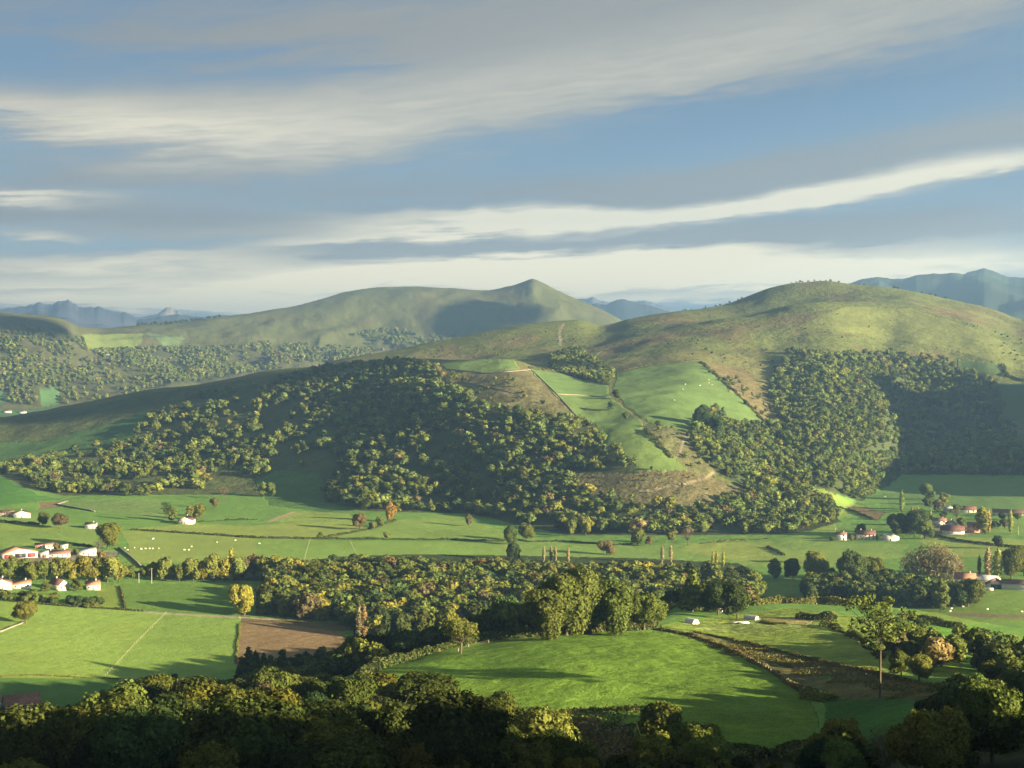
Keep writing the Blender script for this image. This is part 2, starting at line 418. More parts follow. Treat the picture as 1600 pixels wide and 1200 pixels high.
def wpoly(pts, dmin=150.0, sub=14):
    """an outline seen in the photograph, laid out on the ground in metres"""
    o = []
    n = len(pts)
    for i in range(n):
        a, b = pts[i], pts[(i + 1) % n]
        k = max(1, int(max(abs(b[0] - a[0]), abs(b[1] - a[1])) / sub))
        for j in range(k):
            o.append(at(a[0] + (b[0] - a[0]) * j / k, a[1] + (b[1] - a[1]) * j / k, dmin)[:2])
    return np.array(o)
def wline(pts, dmin=150.0, sub=6):
    o = []
    for a, b in zip(pts[:-1], pts[1:]):
        k = max(1, int(max(abs(b[0] - a[0]), abs(b[1] - a[1])) / sub))
        for j in range(k): o.append(at(a[0] + (b[0] - a[0]) * j / k, a[1] + (b[1] - a[1]) * j / k, dmin)[:2])
    o.append(at(pts[-1][0], pts[-1][1], dmin)[:2])
    return np.array(o)
def inpoly(x, y, P):
    r = np.zeros(x.shape, bool)
    n = len(P)
    for i in range(n):
        x1, y1 = P[i]; x2, y2 = P[(i + 1) % n]
        if y1 == y2: continue
        c = ((y1 > y) != (y2 > y)) & (x < (x2 - x1) * (y - y1) / (y2 - y1) + x1)
        r ^= c
    return r
XF, YF = XG.ravel(), YG.ravel()
AZF, DF = AZM.ravel(), np.broadcast_to(DG[:, None], ZG.shape).ravel()
def mask(P):
    az = np.degrees(np.arctan2(P[:, 0], P[:, 1])); d = np.hypot(P[:, 0], P[:, 1])
    c0, c1 = np.searchsorted(AZG, [az.min() - .1, az.max() + .1]); r0, r1 = np.searchsorted(DG, [d.min() * .99, d.max() * 1.01])
    m = np.zeros(ZG.shape, bool)
    xx = XG[r0:r1 + 1, c0:c1 + 1]; yy = YG[r0:r1 + 1, c0:c1 + 1]
    am = np.interp(np.hypot(xx, yy), [300, 1200, 2400, 6000], [0.8, 1.2, 7, 22])
    m[r0:r1 + 1, c0:c1 + 1] = inpoly(xx + am * fbm(xx / (5 + am * 2), yy / (5 + am * 2), 3, 101), yy + am * fbm(xx / (5 + am * 2), yy / (5 + am * 2), 3, 103), P)
    return m
def linemask(P, wd):
    """0..1 near a polyline"""
    az = np.degrees(np.arctan2(P[:, 0], P[:, 1])); d = np.hypot(P[:, 0], P[:, 1])
    c0, c1 = np.searchsorted(AZG, [az.min() - 1, az.max() + 1]); r0, r1 = np.searchsorted(DG, [d.min() - wd * 2, d.max() + wd * 2])
    x = XG[r0:r1 + 1, c0:c1 + 1]; y = YG[r0:r1 + 1, c0:c1 + 1]
    best = np.full(x.shape, 1e9)
    for a, b in zip(P[:-1], P[1:]):
        ab = b - a; L = (ab ** 2).sum() + 1e-9
        t = np.clip(((x - a[0]) * ab[0] + (y - a[1]) * ab[1]) / L, 0, 1)
        best = np.minimum(best, (x - a[0] - t * ab[0]) ** 2 + (y - a[1] - t * ab[1]) ** 2)
    return (r0, r1, c0, c1), np.clip(1.5 - np.sqrt(best) / wd, 0, 1)

# ---- land cover: what grows or lies where (colours are of the cover itself)
COL = np.zeros(ZG.shape + (4,), np.float32)      # rgb, a = how mottled the cover is
nz = fbm(XG / 70, YG / 110, 4, 41)
nz2 = fbm(XG / 9, YG / 9, 2, 43)
nz3 = fbm(XG / 240, YG / 240, 3, 47)
def setc(m, c, mott=0.3, var=0.12, big=0.0):
    v = (1 + var * nz[m] + var * 0.5 * nz2[m] + big * nz3[m])[:, None]
    COL[m, :3] = np.array(c)[None, :] * v
    COL[m, 3] = mott
ALL = np.ones(ZG.shape, bool)
DD = np.broadcast_to(DG[:, None], ZG.shape)
GRASS = (0.104, 0.196, 0.042)
MOOR = (0.096, 0.116, 0.036)
WOODF = (0.035, 0.045, 0.015)
setc(ALL, GRASS, 0.25)
kk = (D0[10] * 0.30 + D0[9] * 0.70)[None, :]
hillm = (DD > kk) & (DD < D0[15][None, :] * 0.97)
t_ = smooth(0.0, 0.5, fbm(XG / 130, YG / 200, 5, 51))[..., None]
moor = np.array(MOOR) * (1 - t_) + np.array((0.120, 0.104, 0.048)) * t_
t2_ = smooth(0.15, 0.5, fbm(XG / 60, YG / 90, 4, 57))[..., None]
moor = moor * (1 - 0.5 * t2_) + np.array((0.07, 0.06, 0.03)) * 0.5 * t2_
COL[hillm, :3] = moor[hillm]; COL[hillm, 3] = 0.8
farm = DD >= D0[15][None, :] * 0.97
fc_ = np.array((0.072, 0.082, 0.032)) * (1 - t_) + np.array((0.070, 0.070, 0.031)) * t_
COL[farm, :3] = fc_[farm]; COL[farm, 3] = 0.5
P = {}
def patch(pts, c, mott=0.3, var=0.12, big=0.0, dmin=150.0):
    Q = wpoly(pts, dmin)
    setc(mask(Q), c, mott, var, big)
    return Q
# left flank: the slope's shade is put into darker ground colours
patch([(-60, 660), (0, 658), (130, 636), (250, 612), (330, 601), (430, 584), (560, 569), (640, 563), (695, 566), (700, 575), (690, 600), (700, 640), (820, 700), (880, 800), (840, 828), (740, 803), (560, 798), (500, 780), (350, 772), (100, 774), (-60, 745)], (0.060, 0.075, 0.028), 0.8, 0.3)
patch([(-60, 740), (-60, 690), (60, 690), (180, 660), (230, 640), (240, 650), (200, 690), (110, 710), (30, 735)], (0.05, 0.10, 0.03), 0.4)
patch([(-60, 778), (-60, 745), (0, 742), (60, 774), (100, 780), (0, 790)], (0.06, 0.15, 0.03), 0.2)
patch([(420, 790), (400, 752), (430, 735), (500, 740), (510, 770), (560, 797), (500, 800)], (0.06, 0.12, 0.03), 0.5, 0.2)
WOODC = (0.030, 0.038, 0.014)
# fields, moor, wood floors; outlines as seen in the photograph, laid on the ground
LITG = (0.152, 0.228, 0.048); MIDG = (0.082, 0.180, 0.032); DKG = (0.060, 0.140, 0.030); YELG = (0.150, 0.215, 0.040); OLV = (0.115, 0.150, 0.045)
BRACKEN = (0.150, 0.095, 0.042); DRYM = (0.135, 0.115, 0.055)
# valley floor, near field
patch([(-120, 935), (0, 940), (225, 956), (372, 967), (368, 1045), (190, 1062), (-120, 1056)], LITG, 0.25, 0.10, 0.12)
patch([(262, 958), (372, 967), (368, 1045), (300, 1062), (166, 1057)], (0.138, 0.215, 0.046), 0.25, 0.12, 0.1)
patch([(-120, 1057), (190, 1060), (260, 1060), (230, 1120), (-120, 1110)], (0.073, 0.142, 0.031), 0.25, 0.1)
patch([(375, 973), (420, 971), (524, 985), (560, 1010), (480, 1045), (369, 1040)], (0.170, 0.122, 0.066), 0.3, 0.06)
patch([(374, 962), (540, 975), (560, 985), (524, 986), (420, 972), (374, 973)], (0.10, 0.085, 0.04), 0.4, 0.1)
patch([(150, 912), (190, 916), (198, 955), (150, 950)], (0.134, 0.189, 0.037), 0.2)
patch([(190, 912), (362, 914), (362, 962), (198, 954)], (0.095, 0.168, 0.035), 0.2)
patch([(1180, 904), (1245, 904), (1245, 940), (1180, 940)], (0.112, 0.181, 0.037), 0.2)
patch([(1500, 922), (1660, 922), (1660, 975), (1400, 975)], (0.118, 0.189, 0.037), 0.2)
patch([(1480, 957), (1660, 962), (1660, 968), (1480, 963)], (0.14, 0.12, 0.07), 0.2)
# valley floor, far fields
patch([(190, 830), (205, 828), (400, 841), (560, 846), (790, 848), (800, 870), (200, 880), (200, 850)], (0.169, 0.228, 0.055), 0.2, 0.08)
patch([(400, 842), (560, 846), (780, 847), (790, 868), (480, 872), (400, 868)], (0.137, 0.221, 0.048), 0.2)
patch([(-60, 800), (60, 806), (148, 828), (150, 850), (-60, 858)], (0.132, 0.203, 0.048), 0.2, 0.1)
patch([(-60, 818), (60, 822), (120, 828), (-60, 832)], YELG, 0.2)
patch([(90, 790), (107, 783), (250, 778), (262, 812), (200, 804), (148, 800)], (0.121, 0.192, 0.054), 0.3)
patch([(205, 826), (300, 818), (390, 822), (500, 812), (580, 826), (500, 841), (400, 840)], (0.176, 0.228, 0.054), 0.2)
patch([(420, 815), (462, 799), (545, 802), (575, 822), (500, 818)], (0.172, 0.238, 0.055), 0.35)
patch([(60, 785), (100, 783), (90, 793), (60, 796)], (0.14, 0.12, 0.06), 0.4)
patch([(505, 841), (580, 827), (620, 813), (700, 806), (790, 830), (790, 845)], (0.142, 0.216, 0.048), 0.2)
patch([(800, 842), (1000, 850), (1200, 846), (1260, 834), (1320, 848), (1420, 850), (1400, 872), (1200, 885), (900, 876), (800, 866)], (0.137, 0.216, 0.051), 0.2, 0.08)
patch([(1080, 850), (1200, 846), (1230, 866), (1180, 880), (1060, 860)], (0.176, 0.228, 0.055), 0.2)
patch([(1210, 742), (1260, 756), (1312, 776), (1360, 796), (1300, 812), (1312, 830), (1270, 830), (1240, 800), (1290, 792), (1240, 760)], (0.160, 0.239, 0.048), 0.2, 0.08)
patch([(1320, 790), (1350, 792), (1382, 800), (1368, 814), (1350, 808)], DRYM, 0.4)
patch([(1380, 770), (1430, 752), (1600, 752), (1660, 750), (1660, 800), (1480, 796), (1440, 790), (1400, 795)], (0.099, 0.175, 0.048), 0.2)
patch([(1530, 808), (1660, 806), (1660, 835), (1540, 832)], (0.137, 0.221, 0.048), 0.2)
patch([(1430, 845), (1480, 838), (1660, 845), (1660, 872), (1500, 870)], (0.176, 0.233, 0.054), 0.2)
patch([(1215, 862), (1290, 858), (1420, 868), (1300, 885), (1190, 885)], (0.160, 0.228, 0.051), 0.2)
# the near slope
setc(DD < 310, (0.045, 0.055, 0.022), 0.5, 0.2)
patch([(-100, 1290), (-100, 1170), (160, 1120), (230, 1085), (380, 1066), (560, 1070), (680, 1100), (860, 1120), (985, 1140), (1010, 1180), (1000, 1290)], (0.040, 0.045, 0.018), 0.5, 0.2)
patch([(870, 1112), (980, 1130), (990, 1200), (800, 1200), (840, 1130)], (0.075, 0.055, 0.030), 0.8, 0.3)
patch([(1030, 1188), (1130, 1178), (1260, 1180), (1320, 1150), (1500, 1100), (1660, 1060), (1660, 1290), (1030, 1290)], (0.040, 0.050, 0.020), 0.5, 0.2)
patch([(1290, 1092), (1480, 1086), (1480, 1120), (1340, 1160), (1285, 1150)], (0.05, 0.12, 0.025), 0.5, 0.2)
meadow = [(556, 1062), (640, 1030), (718, 1008), (830, 995), (950, 988), (1030, 986), (1130, 1012), (1200, 1045), (1262, 1086), (1280, 1130), (1262, 1165), (1210, 1178), (1120, 1172), (1040, 1150), (960, 1130), (880, 1118), (780, 1100), (680, 1085), (600, 1070)]
patch(meadow, (0.094, 0.166, 0.024), 0.6, 0.16, 0.15)
patch([(556, 1064), (640, 1032), (718, 1011), (830, 998), (900, 992), (860, 1040), (760, 1070), (640, 1080)], (0.088, 0.160, 0.024), 0.6, 0.16)
patch([(1030, 984), (1090, 988), (1180, 1012), (1260, 1032), (1370, 1052), (1490, 1078), (1490, 1092), (1290, 1092), (1262, 1086), (1200, 1045), (1130, 1012)], (0.100, 0.100, 0.036), 1.0, 0.3)
patch([(1110, 1000), (1180, 1016), (1260, 1040), (1340, 1062), (1300, 1066), (1200, 1030), (1130, 1010)], (0.095, 0.13, 0.035), 0.7, 0.2)
patch([(1030, 980), (1060, 972), (1230, 950), (1330, 962), (1440, 985), (1500, 1030), (1500, 1060), (1370, 1050), (1260, 1030), (1180, 1008), (1090, 986)], (0.135, 0.188, 0.034), 0.8, 0.14)
patch([(1060, 975), (1240, 962), (1300, 975), (1200, 990), (1100, 985)], (0.135, 0.180, 0.045), 0.9, 0.2)
patch([(1190, 965), (1280, 966), (1260, 976), (1200, 974)], (0.20, 0.18, 0.07), 0.7, 0.2)
patch([(1410, 960), (1560, 985), (1600, 1010), (1490, 1010)], (0.09, 0.195, 0.028), 0.4)
# the near hills
OLIVE = (0.120, 0.140, 0.045)
patch([(940, 590), (870, 575), (960, 560), (1090, 548), (1180, 560), (1240, 600), (1200, 640), (1130, 592), (1092, 561), (1010, 569), (962, 580)], (0.118, 0.122, 0.046), 0.8, 0.15)
patch([(905, 735), (1070, 735), (1115, 745), (1175, 775), (1150, 790), (1000, 788), (905, 768)], (0.100, 0.092, 0.044), 1.0, 0.12)
patch([(1012, 668), (1075, 665), (1130, 700), (1150, 745), (1110, 742), (1075, 735), (1045, 700)], (0.095, 0.098, 0.042), 0.9, 0.2)
patch([(1098, 568), (1160, 575), (1230, 640), (1200, 665)], (0.125, 0.108, 0.050), 0.9, 0.2)
patch([(690, 577), (800, 577), (832, 577), (905, 654), (880, 660), (760, 652), (690, 600)], (0.100, 0.096, 0.044), 0.9, 0.2)
patch([(1320, 478), (1420, 482), (1540, 520), (1600, 560), (1600, 580), (1480, 545), (1340, 520), (1240, 510)], (0.125, 0.145, 0.045), 0.5, 0.12)
BIG = [(961, 583), (1020, 571), (1092, 565), (1130, 598), (1165, 630), (1197, 664), (1150, 668), (1130, 645), (1112, 636), (1098, 640), (1095, 670), (1060, 672), (1010, 657), (975, 632), (960, 612)]
patch(BIG, (0.090, 0.146, 0.043), 0.15, 0.06, 0.06)
patch([(827, 576), (870, 582), (951, 603), (953, 620), (868, 617)], (0.090, 0.150, 0.045), 0.2)
patch([(868, 617), (953, 620), (968, 632), (1005, 662), (1000, 672), (930, 664), (900, 650)], (0.101, 0.159, 0.045), 0.2)
patch([(930, 664), (1000, 670), (1012, 673), (1048, 713), (1072, 736), (1000, 734), (975, 712), (945, 704), (940, 682)], (0.112, 0.168, 0.045), 0.2)
patch([(690, 569), (720, 562), (800, 561), (812, 576), (760, 582), (700, 577)], (0.095, 0.150, 0.045), 0.3)
patch([(845, 566), (868, 558), (905, 556), (945, 547), (935, 556), (900, 566), (885, 574)], (0.095, 0.142, 0.048), 0.2)
patch([(876, 684), (930, 680), (935, 694), (890, 694)], (0.090, 0.129, 0.044), 0.2)
patch([(1498, 562), (1560, 568), (1572, 586), (1500, 582)], (0.084, 0.129, 0.045), 0.2)
patch([(1560, 598), (1660, 602), (1660, 670), (1600, 664), (1570, 655)], (0.05, 0.085, 0.03), 0.3)  # field at the right edge, its shade put into a darker green
patch([(560, 605), (690, 600), (700, 612), (600, 618)], (0.10, 0.075, 0.04), 0.8)
# the far slopes and the valley behind
patch([(128, 524), (225, 520), (222, 536), (200, 545), (150, 546), (135, 540)], (0.125, 0.165, 0.045), 0.3, dmin=4500)
patch([(225, 520), (290, 528), (280, 545), (250, 540)], (0.095, 0.142, 0.056), 0.3, dmin=4500)
patch([(-60, 492), (60, 495), (108, 505), (125, 540), (90, 540), (40, 535), (-60, 535)], (0.050, 0.055, 0.026), 0.7, dmin=4500)
patch([(-60, 610), (0, 612), (15, 622), (0, 632), (-60, 634)], (0.067, 0.146, 0.050), 0.2, dmin=4300)
patch([(60, 606), (90, 604), (88, 632), (62, 634)], (0.067, 0.138, 0.050), 0.2, dmin=4300)
patch([(-60, 640), (40, 640), (100, 634), (100, 646), (-60, 655)], (0.056, 0.112, 0.044), 0.2, dmin=4000)

# ---- outlines of the woods
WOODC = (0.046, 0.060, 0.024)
WOODS = {
 'left_sparse': [(190, 700), (225, 662), (260, 632), (330, 614), (420, 600), (480, 640), (560, 700), (500, 733), (430, 735), (400, 750), (330, 720), (260, 704)],
 'left_low': [(-60, 725), (30, 722), (120, 706), (200, 692), (330, 702), (420, 722), (415, 742), (330, 748), (320, 768), (240, 776), (120, 774), (60, 766), (30, 742), (-60, 735)],
 'crest': [(420, 600), (500, 576), (560, 570), (640, 563), (690, 577), (700, 602), (640, 602), (560, 602), (480, 640)],
 'main': [(480, 640), (560, 602), (640, 600), (700, 602), (760, 640), (880, 657), (920, 667), (940, 690), (990, 722), (1000, 740), (905, 740), (905, 768), (1000, 790), (1100, 798), (1190, 800), (1210, 835), (1100, 836), (1000, 836), (880, 836), (850, 828), (740, 803), (560, 796), (510, 785), (505, 760), (560, 700)],
 'moor_bushes': [(640, 602), (700, 580), (800, 590), (860, 620), (880, 655), (760, 640), (700, 602)],
 'spur': [(1120, 640), (1150, 668), (1215, 660), (1200, 610), (1232, 545), (1290, 560), (1345, 610), (1400, 722), (1412, 742), (1345, 782), (1310, 772), (1250, 752), (1200, 740), (1165, 765), (1120, 740), (1075, 690), (1090, 660)],
 'low_right': [(1110, 792), (1160, 772), (1205, 742), (1240, 756), (1300, 790), (1312, 815), (1262, 830), (1200, 836), (1150, 820)],
 'ravine': [(1235, 545), (1300, 556), (1400, 553), (1480, 566), (1540, 592), (1562, 604), (1572, 655), (1600, 700), (1660, 700), (1660, 744), (1500, 742), (1430, 742), (1412, 742), (1400, 722), (1345, 610), (1290, 560)],
 'saddle': [(862, 558), (895, 546), (915, 556), (960, 585), (950, 600), (905, 592), (862, 578)],
}
FARW = {
 'far': [(-60, 528), (40, 512), (120, 522), (135, 546), (150, 550), (205, 546), (250, 542), (330, 545), (420, 535), (440, 560), (430, 577), (330, 592), (250, 603), (180, 622), (100, 632), (90, 606), (60, 606), (60, 634), (15, 632), (10, 612), (-60, 608)],
 'far_right': [(420, 545), (520, 528), (600, 514), (690, 520), (740, 530), (680, 542), (640, 548), (560, 560), (430, 578)],
}
WP = {k: wpoly(v_, 1300) for k, v_ in WOODS.items()}
FWP = {k: wpoly(v_, 4000) for k, v_ in FARW.items()}
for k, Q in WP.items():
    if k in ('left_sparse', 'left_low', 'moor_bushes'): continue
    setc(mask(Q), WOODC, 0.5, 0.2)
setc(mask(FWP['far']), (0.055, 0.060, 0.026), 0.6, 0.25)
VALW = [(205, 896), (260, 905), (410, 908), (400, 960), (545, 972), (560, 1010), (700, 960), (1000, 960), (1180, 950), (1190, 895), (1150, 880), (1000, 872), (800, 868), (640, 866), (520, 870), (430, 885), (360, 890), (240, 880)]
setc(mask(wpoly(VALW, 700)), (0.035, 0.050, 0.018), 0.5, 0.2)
# tracks and bare lines
setc(mask(wpoly([(60, 862), (120, 858), (185, 862), (180, 880), (60, 882), (0, 878), (0, 868)], 700)), (0.16, 0.15, 0.10), 0.6, 0.2)
setc(mask(wpoly([(1440, 815), (1530, 815), (1540, 834), (1440, 840)], 700)), (0.15, 0.15, 0.09), 0.6, 0.2)
def track(pts, wd, c, dmin=150):
    (r0, r1, c0, c1), m = linemask(wline(pts, dmin), wd)
    sub = COL[r0:r1 + 1, c0:c1 + 1]
    m = m[..., None]
    sub[..., :3] = sub[..., :3] * (1 - m) + np.array(c) * m
track([(1115, 738), (1100, 748), (1060, 758), (1020, 765), (965, 774)], 1.2, (0.24, 0.20, 0.14), 1300)
track([(1075, 672), (1068, 690), (1062, 710)], 1.2, (0.2, 0.17, 0.12), 1300)
track([(232, 957), (300, 961), (380, 965), (430, 968)], 2.6, (0.27, 0.24, 0.18))
track([(222, 890), (260, 906), (400, 912)], 1.5, (0.12, 0.12, 0.06))
track([(420, 815), (459, 800)], 3.5, (0.24, 0.19, 0.11))
track([(828, 578), (905, 656)], 1.6, (0.12, 0.09, 0.05), 1300)
track([(700, 605), (760, 600), (800, 620), (868, 618)], 1.4, (0.17, 0.145, 0.10), 1300)
track([(695, 577), (760, 583), (830, 577)], 1.4, (0.16, 0.14, 0.10), 1300)
track([(790, 632), (840, 640), (885, 650)], 1.4, (0.17, 0.145, 0.10), 1300)
track([(876, 540), (874, 520), (880, 505)], 3, (0.2, 0.18, 0.12), 3000)
track([(1100, 508), (1180, 500), (1260, 492)], 3, (0.16, 0.10, 0.06), 2500)
track([(1060, 525), (1095, 519), (1125, 521)], 2.5, (0.06, 0.05, 0.03), 2500)
track([(1420, 470), (1450, 480), (1500, 492)], 3.5, (0.20, 0.16, 0.09), 2500)
track([(1280, 524), (1330, 524)], 3, (0.06, 0.07, 0.03), 2500)
# ------------------------------------------------------------------ materials
MATS = {}
def mat(name, col, rough=0.8, spec=0.2, noise=0.0, nscale=1.0, metal=0.0):
    if name in MATS: return MATS[name]
    m = bpy.data.materials.new(name); m.use_nodes = True
    t = m.node_tree; N.tree = t
    b = t.nodes['Principled BSDF']
    b.inputs['Roughness'].default_value = rough
    b.inputs['Specular IOR Level'].default_value = spec
    b.inputs['Metallic'].default_value = metal
    if noise:
        tcn = t.nodes.new('ShaderNodeTexCoord')
        n = t.nodes.new('ShaderNodeTexNoise'); n.inputs['Scale'].default_value = nscale; n.inputs['Detail'].default_value = 5
        t.links.new(tcn.outputs['Object'], n.inputs['Vector'])
        f = N.m('MULTIPLY_ADD', N(n.outputs[0]), 2.4, -0.7, clamp=True)
        c = nmix(t, f, tuple(max(0, v * (1 - noise)) for v in col), tuple(min(1, v * (1 + noise)) for v in col))
        t.links.new(c, b.inputs['Base Color'])
    else:
        b.inputs['Base Color'].default_value = (*col, 1)
    MATS[name] = m
    return m


def ground_mat():
    m = bpy.data.materials.new('ground_cover'); m.use_nodes = True
    t = m.node_tree; N.tree = t
    b = t.nodes['Principled BSDF']
    b.inputs['Roughness'].default_value = 0.95
    b.inputs['Specular IOR Level'].default_value = 0.05
    at_ = t.nodes.new('ShaderNodeAttribute'); at_.attribute_name = 'cover'
    geo = t.nodes.new('ShaderNodeNewGeometry')
    def nz(scale, det, rough=0.6, stretch=None):
        n = t.nodes.new('ShaderNodeTexNoise'); n.inputs['Scale'].default_value = scale
        n.inputs['Detail'].default_value = det; n.inputs['Roughness'].default_value = rough
        if stretch:
            mp = t.nodes.new('ShaderNodeMapping'); mp.inputs['Scale'].default_value = stretch
            t.links.new(geo.outputs['Position'], mp.inputs['Vector']); t.links.new(mp.outputs[0], n.inputs['Vector'])
        else: t.links.new(geo.outputs['Position'], n.inputs['Vector'])
        return N(n.outputs[0])
    mot = N(at_.outputs['Alpha'])
    a = nz(0.05, 6, 0.65); c = nz(0.6, 5, 0.65); e = nz(0.012, 4); g = nz(0.22, 4, 0.7, (1, 1.8, 1))
    tf = nz(1.7, 3, 0.7, (1, 0.6, 1))
    f = (tf - 0.5) * (mot * 1.6 + 0.5) + (a - 0.5) * (mot * 1.6) + (c - 0.5) * 0.55 + (e - 0.5) * 0.35 + (g - 0.5) * (mot * 1.5 + 0.12) + 1.0
    v = t.nodes.new('ShaderNodeVectorMath'); v.operation = 'SCALE'
    t.links.new(at_.outputs['Color'], v.inputs[0]); t.links.new(f.s, v.inputs[3])
    # patches of yellower, drier growth
    dry = N.m('MULTIPLY_ADD', nz(0.03, 5, 0.6, (1, 1, 0.3)), 4.0, -2.1, clamp=True) * 0.35
    vv = t.nodes.new('ShaderNodeVectorMath'); vv.operation = 'MULTIPLY'
    t.links.new(v.outputs[0], vv.inputs[0]); vv.inputs[1].default_value = (1.35, 1.03, 0.8)
    t.links.new(nmix(t, dry, v.outputs[0], vv.outputs[0]), b.inputs['Base Color'])
    h = nz(1.6, 4, 0.75, (1, 0.7, 1)) * 0.9 + nz(0.12, 5, 0.6) * (mot * 5.0 + 0.5) + nz(0.03, 4, 0.6) * (mot * 10.0)
    bp = t.nodes.new('ShaderNodeBump'); bp.inputs['Strength'].default_value = 0.8; bp.inputs['Distance'].default_value = 0.5
    t.links.new(h.s, bp.inputs['Height']); t.links.new(bp.outputs[0], b.inputs['Normal'])
    return m


def mesh_np(name, verts, quads=None, tris=None, mats=(), smooth_=False, attr=None, parent=None, loc=None, midx=None, link=True):
    me = bpy.data.meshes.new(name)
    verts = np.asarray(verts, np.float32)
    me.vertices.add(len(verts)); me.vertices.foreach_set('co', verts.ravel())
    q = np.zeros((0, 4), np.int32) if quads is None else np.asarray(quads, np.int32).reshape(-1, 4)
    tr = np.zeros((0, 3), np.int32) if tris is None else np.asarray(tris, np.int32).reshape(-1, 3)
    idx = np.concatenate([q.ravel(), tr.ravel()]).astype(np.int32)
    me.loops.add(len(idx)); me.loops.foreach_set('vertex_index', idx)
    st = np.concatenate([np.arange(len(q)) * 4, len(q) * 4 + np.arange(len(tr)) * 3]).astype(np.int32)
    me.polygons.add(len(st)); me.polygons.foreach_set('loop_start', st)
    if smooth_: me.polygons.foreach_set('use_smooth', np.ones(len(st), bool))
    for m in mats: me.materials.append(m)
    if midx is not None: me.polygons.foreach_set('material_index', np.asarray(midx, np.int32))
    me.update(calc_edges=True)
    if attr is not None:
        for an, av in attr.items():
            a = me.attributes.new(an, 'FLOAT_COLOR', 'POINT')
            a.data.foreach_set('color', np.asarray(av, np.float32).ravel())
    if not link: return me
    o = bpy.data.objects.new(name, me); C.objects.link(o)
    if parent is not None: o.parent = parent
    if loc is not None: o.location = loc
    return o

def tag(o, label=None, cat=None, group=None, kind=None):
    if label: o['label'] = label
    if cat: o['category'] = cat
    if group: o['group'] = group
    if kind: o['kind'] = kind
    return o

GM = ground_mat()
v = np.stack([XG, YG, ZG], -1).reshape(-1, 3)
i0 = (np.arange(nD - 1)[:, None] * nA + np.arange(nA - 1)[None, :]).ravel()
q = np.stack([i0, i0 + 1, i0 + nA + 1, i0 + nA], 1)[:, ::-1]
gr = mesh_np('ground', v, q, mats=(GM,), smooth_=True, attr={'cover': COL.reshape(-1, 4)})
tag(gr, kind='structure')
# ------------------------------------------------------------------ foliage
def leaf_mat(name, source):
    m = bpy.data.materials.new(name); m.use_nodes = True
    t = m.node_tree; N.tree = t
    for n in list(t.nodes):
        if n.type != 'OUTPUT_MATERIAL': t.nodes.remove(n)
    o = [n for n in t.nodes if n.type == 'OUTPUT_MATERIAL'][0]
    if source == 'object':
        oi = t.nodes.new('ShaderNodeObjectInfo'); c = oi.outputs['Color']
    else:
        a = t.nodes.new('ShaderNodeAttribute'); a.attribute_name = 'tint'; c = a.outputs['Color']
    geo = t.nodes.new('ShaderNodeNewGeometry')
    r = N(geo.outputs['Random Per Island'])
    v = t.nodes.new('ShaderNodeVectorMath'); v.operation = 'SCALE'
    t.links.new(c, v.inputs[0]); t.links.new((r * 0.56 + 0.72).s, v.inputs[3])
    d = t.nodes.new('ShaderNodeBsdfDiffuse'); tr = t.nodes.new('ShaderNodeBsdfTranslucent')
    t.links.new(v.outputs[0], d.inputs[0])
    v2 = t.nodes.new('ShaderNodeVectorMath'); v2.operation = 'MULTIPLY'; v2.inputs[1].default_value = (1.1, 1.15, 0.7)
    t.links.new(v.outputs[0], v2.inputs[0]); t.links.new(v2.outputs[0], tr.inputs[0])
    mx = t.nodes.new('ShaderNodeMixShader'); mx.inputs[0].default_value = 0.22
    t.links.new(d.outputs[0], mx.inputs[1]); t.links.new(tr.outputs[0], mx.inputs[2])
    t.links.new(mx.outputs[0], o.inputs[0])
    return m
LEAF = leaf_mat('leaves', 'object'); LEAFA = leaf_mat('leaves_of_many_trees', 'attr')
BARK = mat('bark', (0.085, 0.070, 0.052), 0.9, 0.1, 0.4, 3.0)
PALEBARK = mat('pale_bark', (0.22, 0.19, 0.15), 0.9, 0.1, 0.4, 3.0)

ph = (1 + 5 ** .5) / 2
ICO = np.array([(-1, ph, 0), (1, ph, 0), (-1, -ph, 0), (1, -ph, 0), (0, -1, ph), (0, 1, ph), (0, -1, -ph), (0, 1, -ph), (ph, 0, -1), (ph, 0, 1), (-ph, 0, -1), (-ph, 0, 1)]) / math.sqrt(1 + ph * ph)
ICOF = np.array([(0, 11, 5), (0, 5, 1), (0, 1, 7), (0, 7, 10), (0, 10, 11), (1, 5, 9), (5, 11, 4), (11, 10, 2), (10, 7, 6), (7, 1, 8), (3, 9, 4), (3, 4, 2), (3, 2, 6), (3, 6, 8), (3, 8, 9), (4, 9, 5), (2, 4, 11), (6, 2, 10), (8, 6, 7), (9, 8, 1)])

def unit(v): return v / (np.linalg.norm(v, axis=-1, keepdims=True) + 1e-9)
def cards(rng, pos, nrm, size, jit=0.55, aspect=1.0):
    n = len(pos)
    nr = unit(nrm + jit * rng.normal(size=(n, 3)))
    t1 = unit(np.cross(nr, rng.normal(size=(n, 3)))); t2 = np.cross(nr, t1)
    s = size * rng.uniform(0.55, 1.3, (n, 1))
    out_ = []
    for a, b in ((-1, -1), (1, -1), (1, 1), (-1, 1)):
        ka = a * rng.uniform(0.35, 1.0, (n, 1)); kb = b * rng.uniform(0.35, 1.0, (n, 1)) * aspect
        out_.append(pos + t1 * s * ka + t2 * s * kb + nr * s * rng.uniform(-0.3, 0.3, (n, 1)))
    return np.stack(out_, 1).reshape(-1, 3), np.arange(n * 4).reshape(-1, 4)

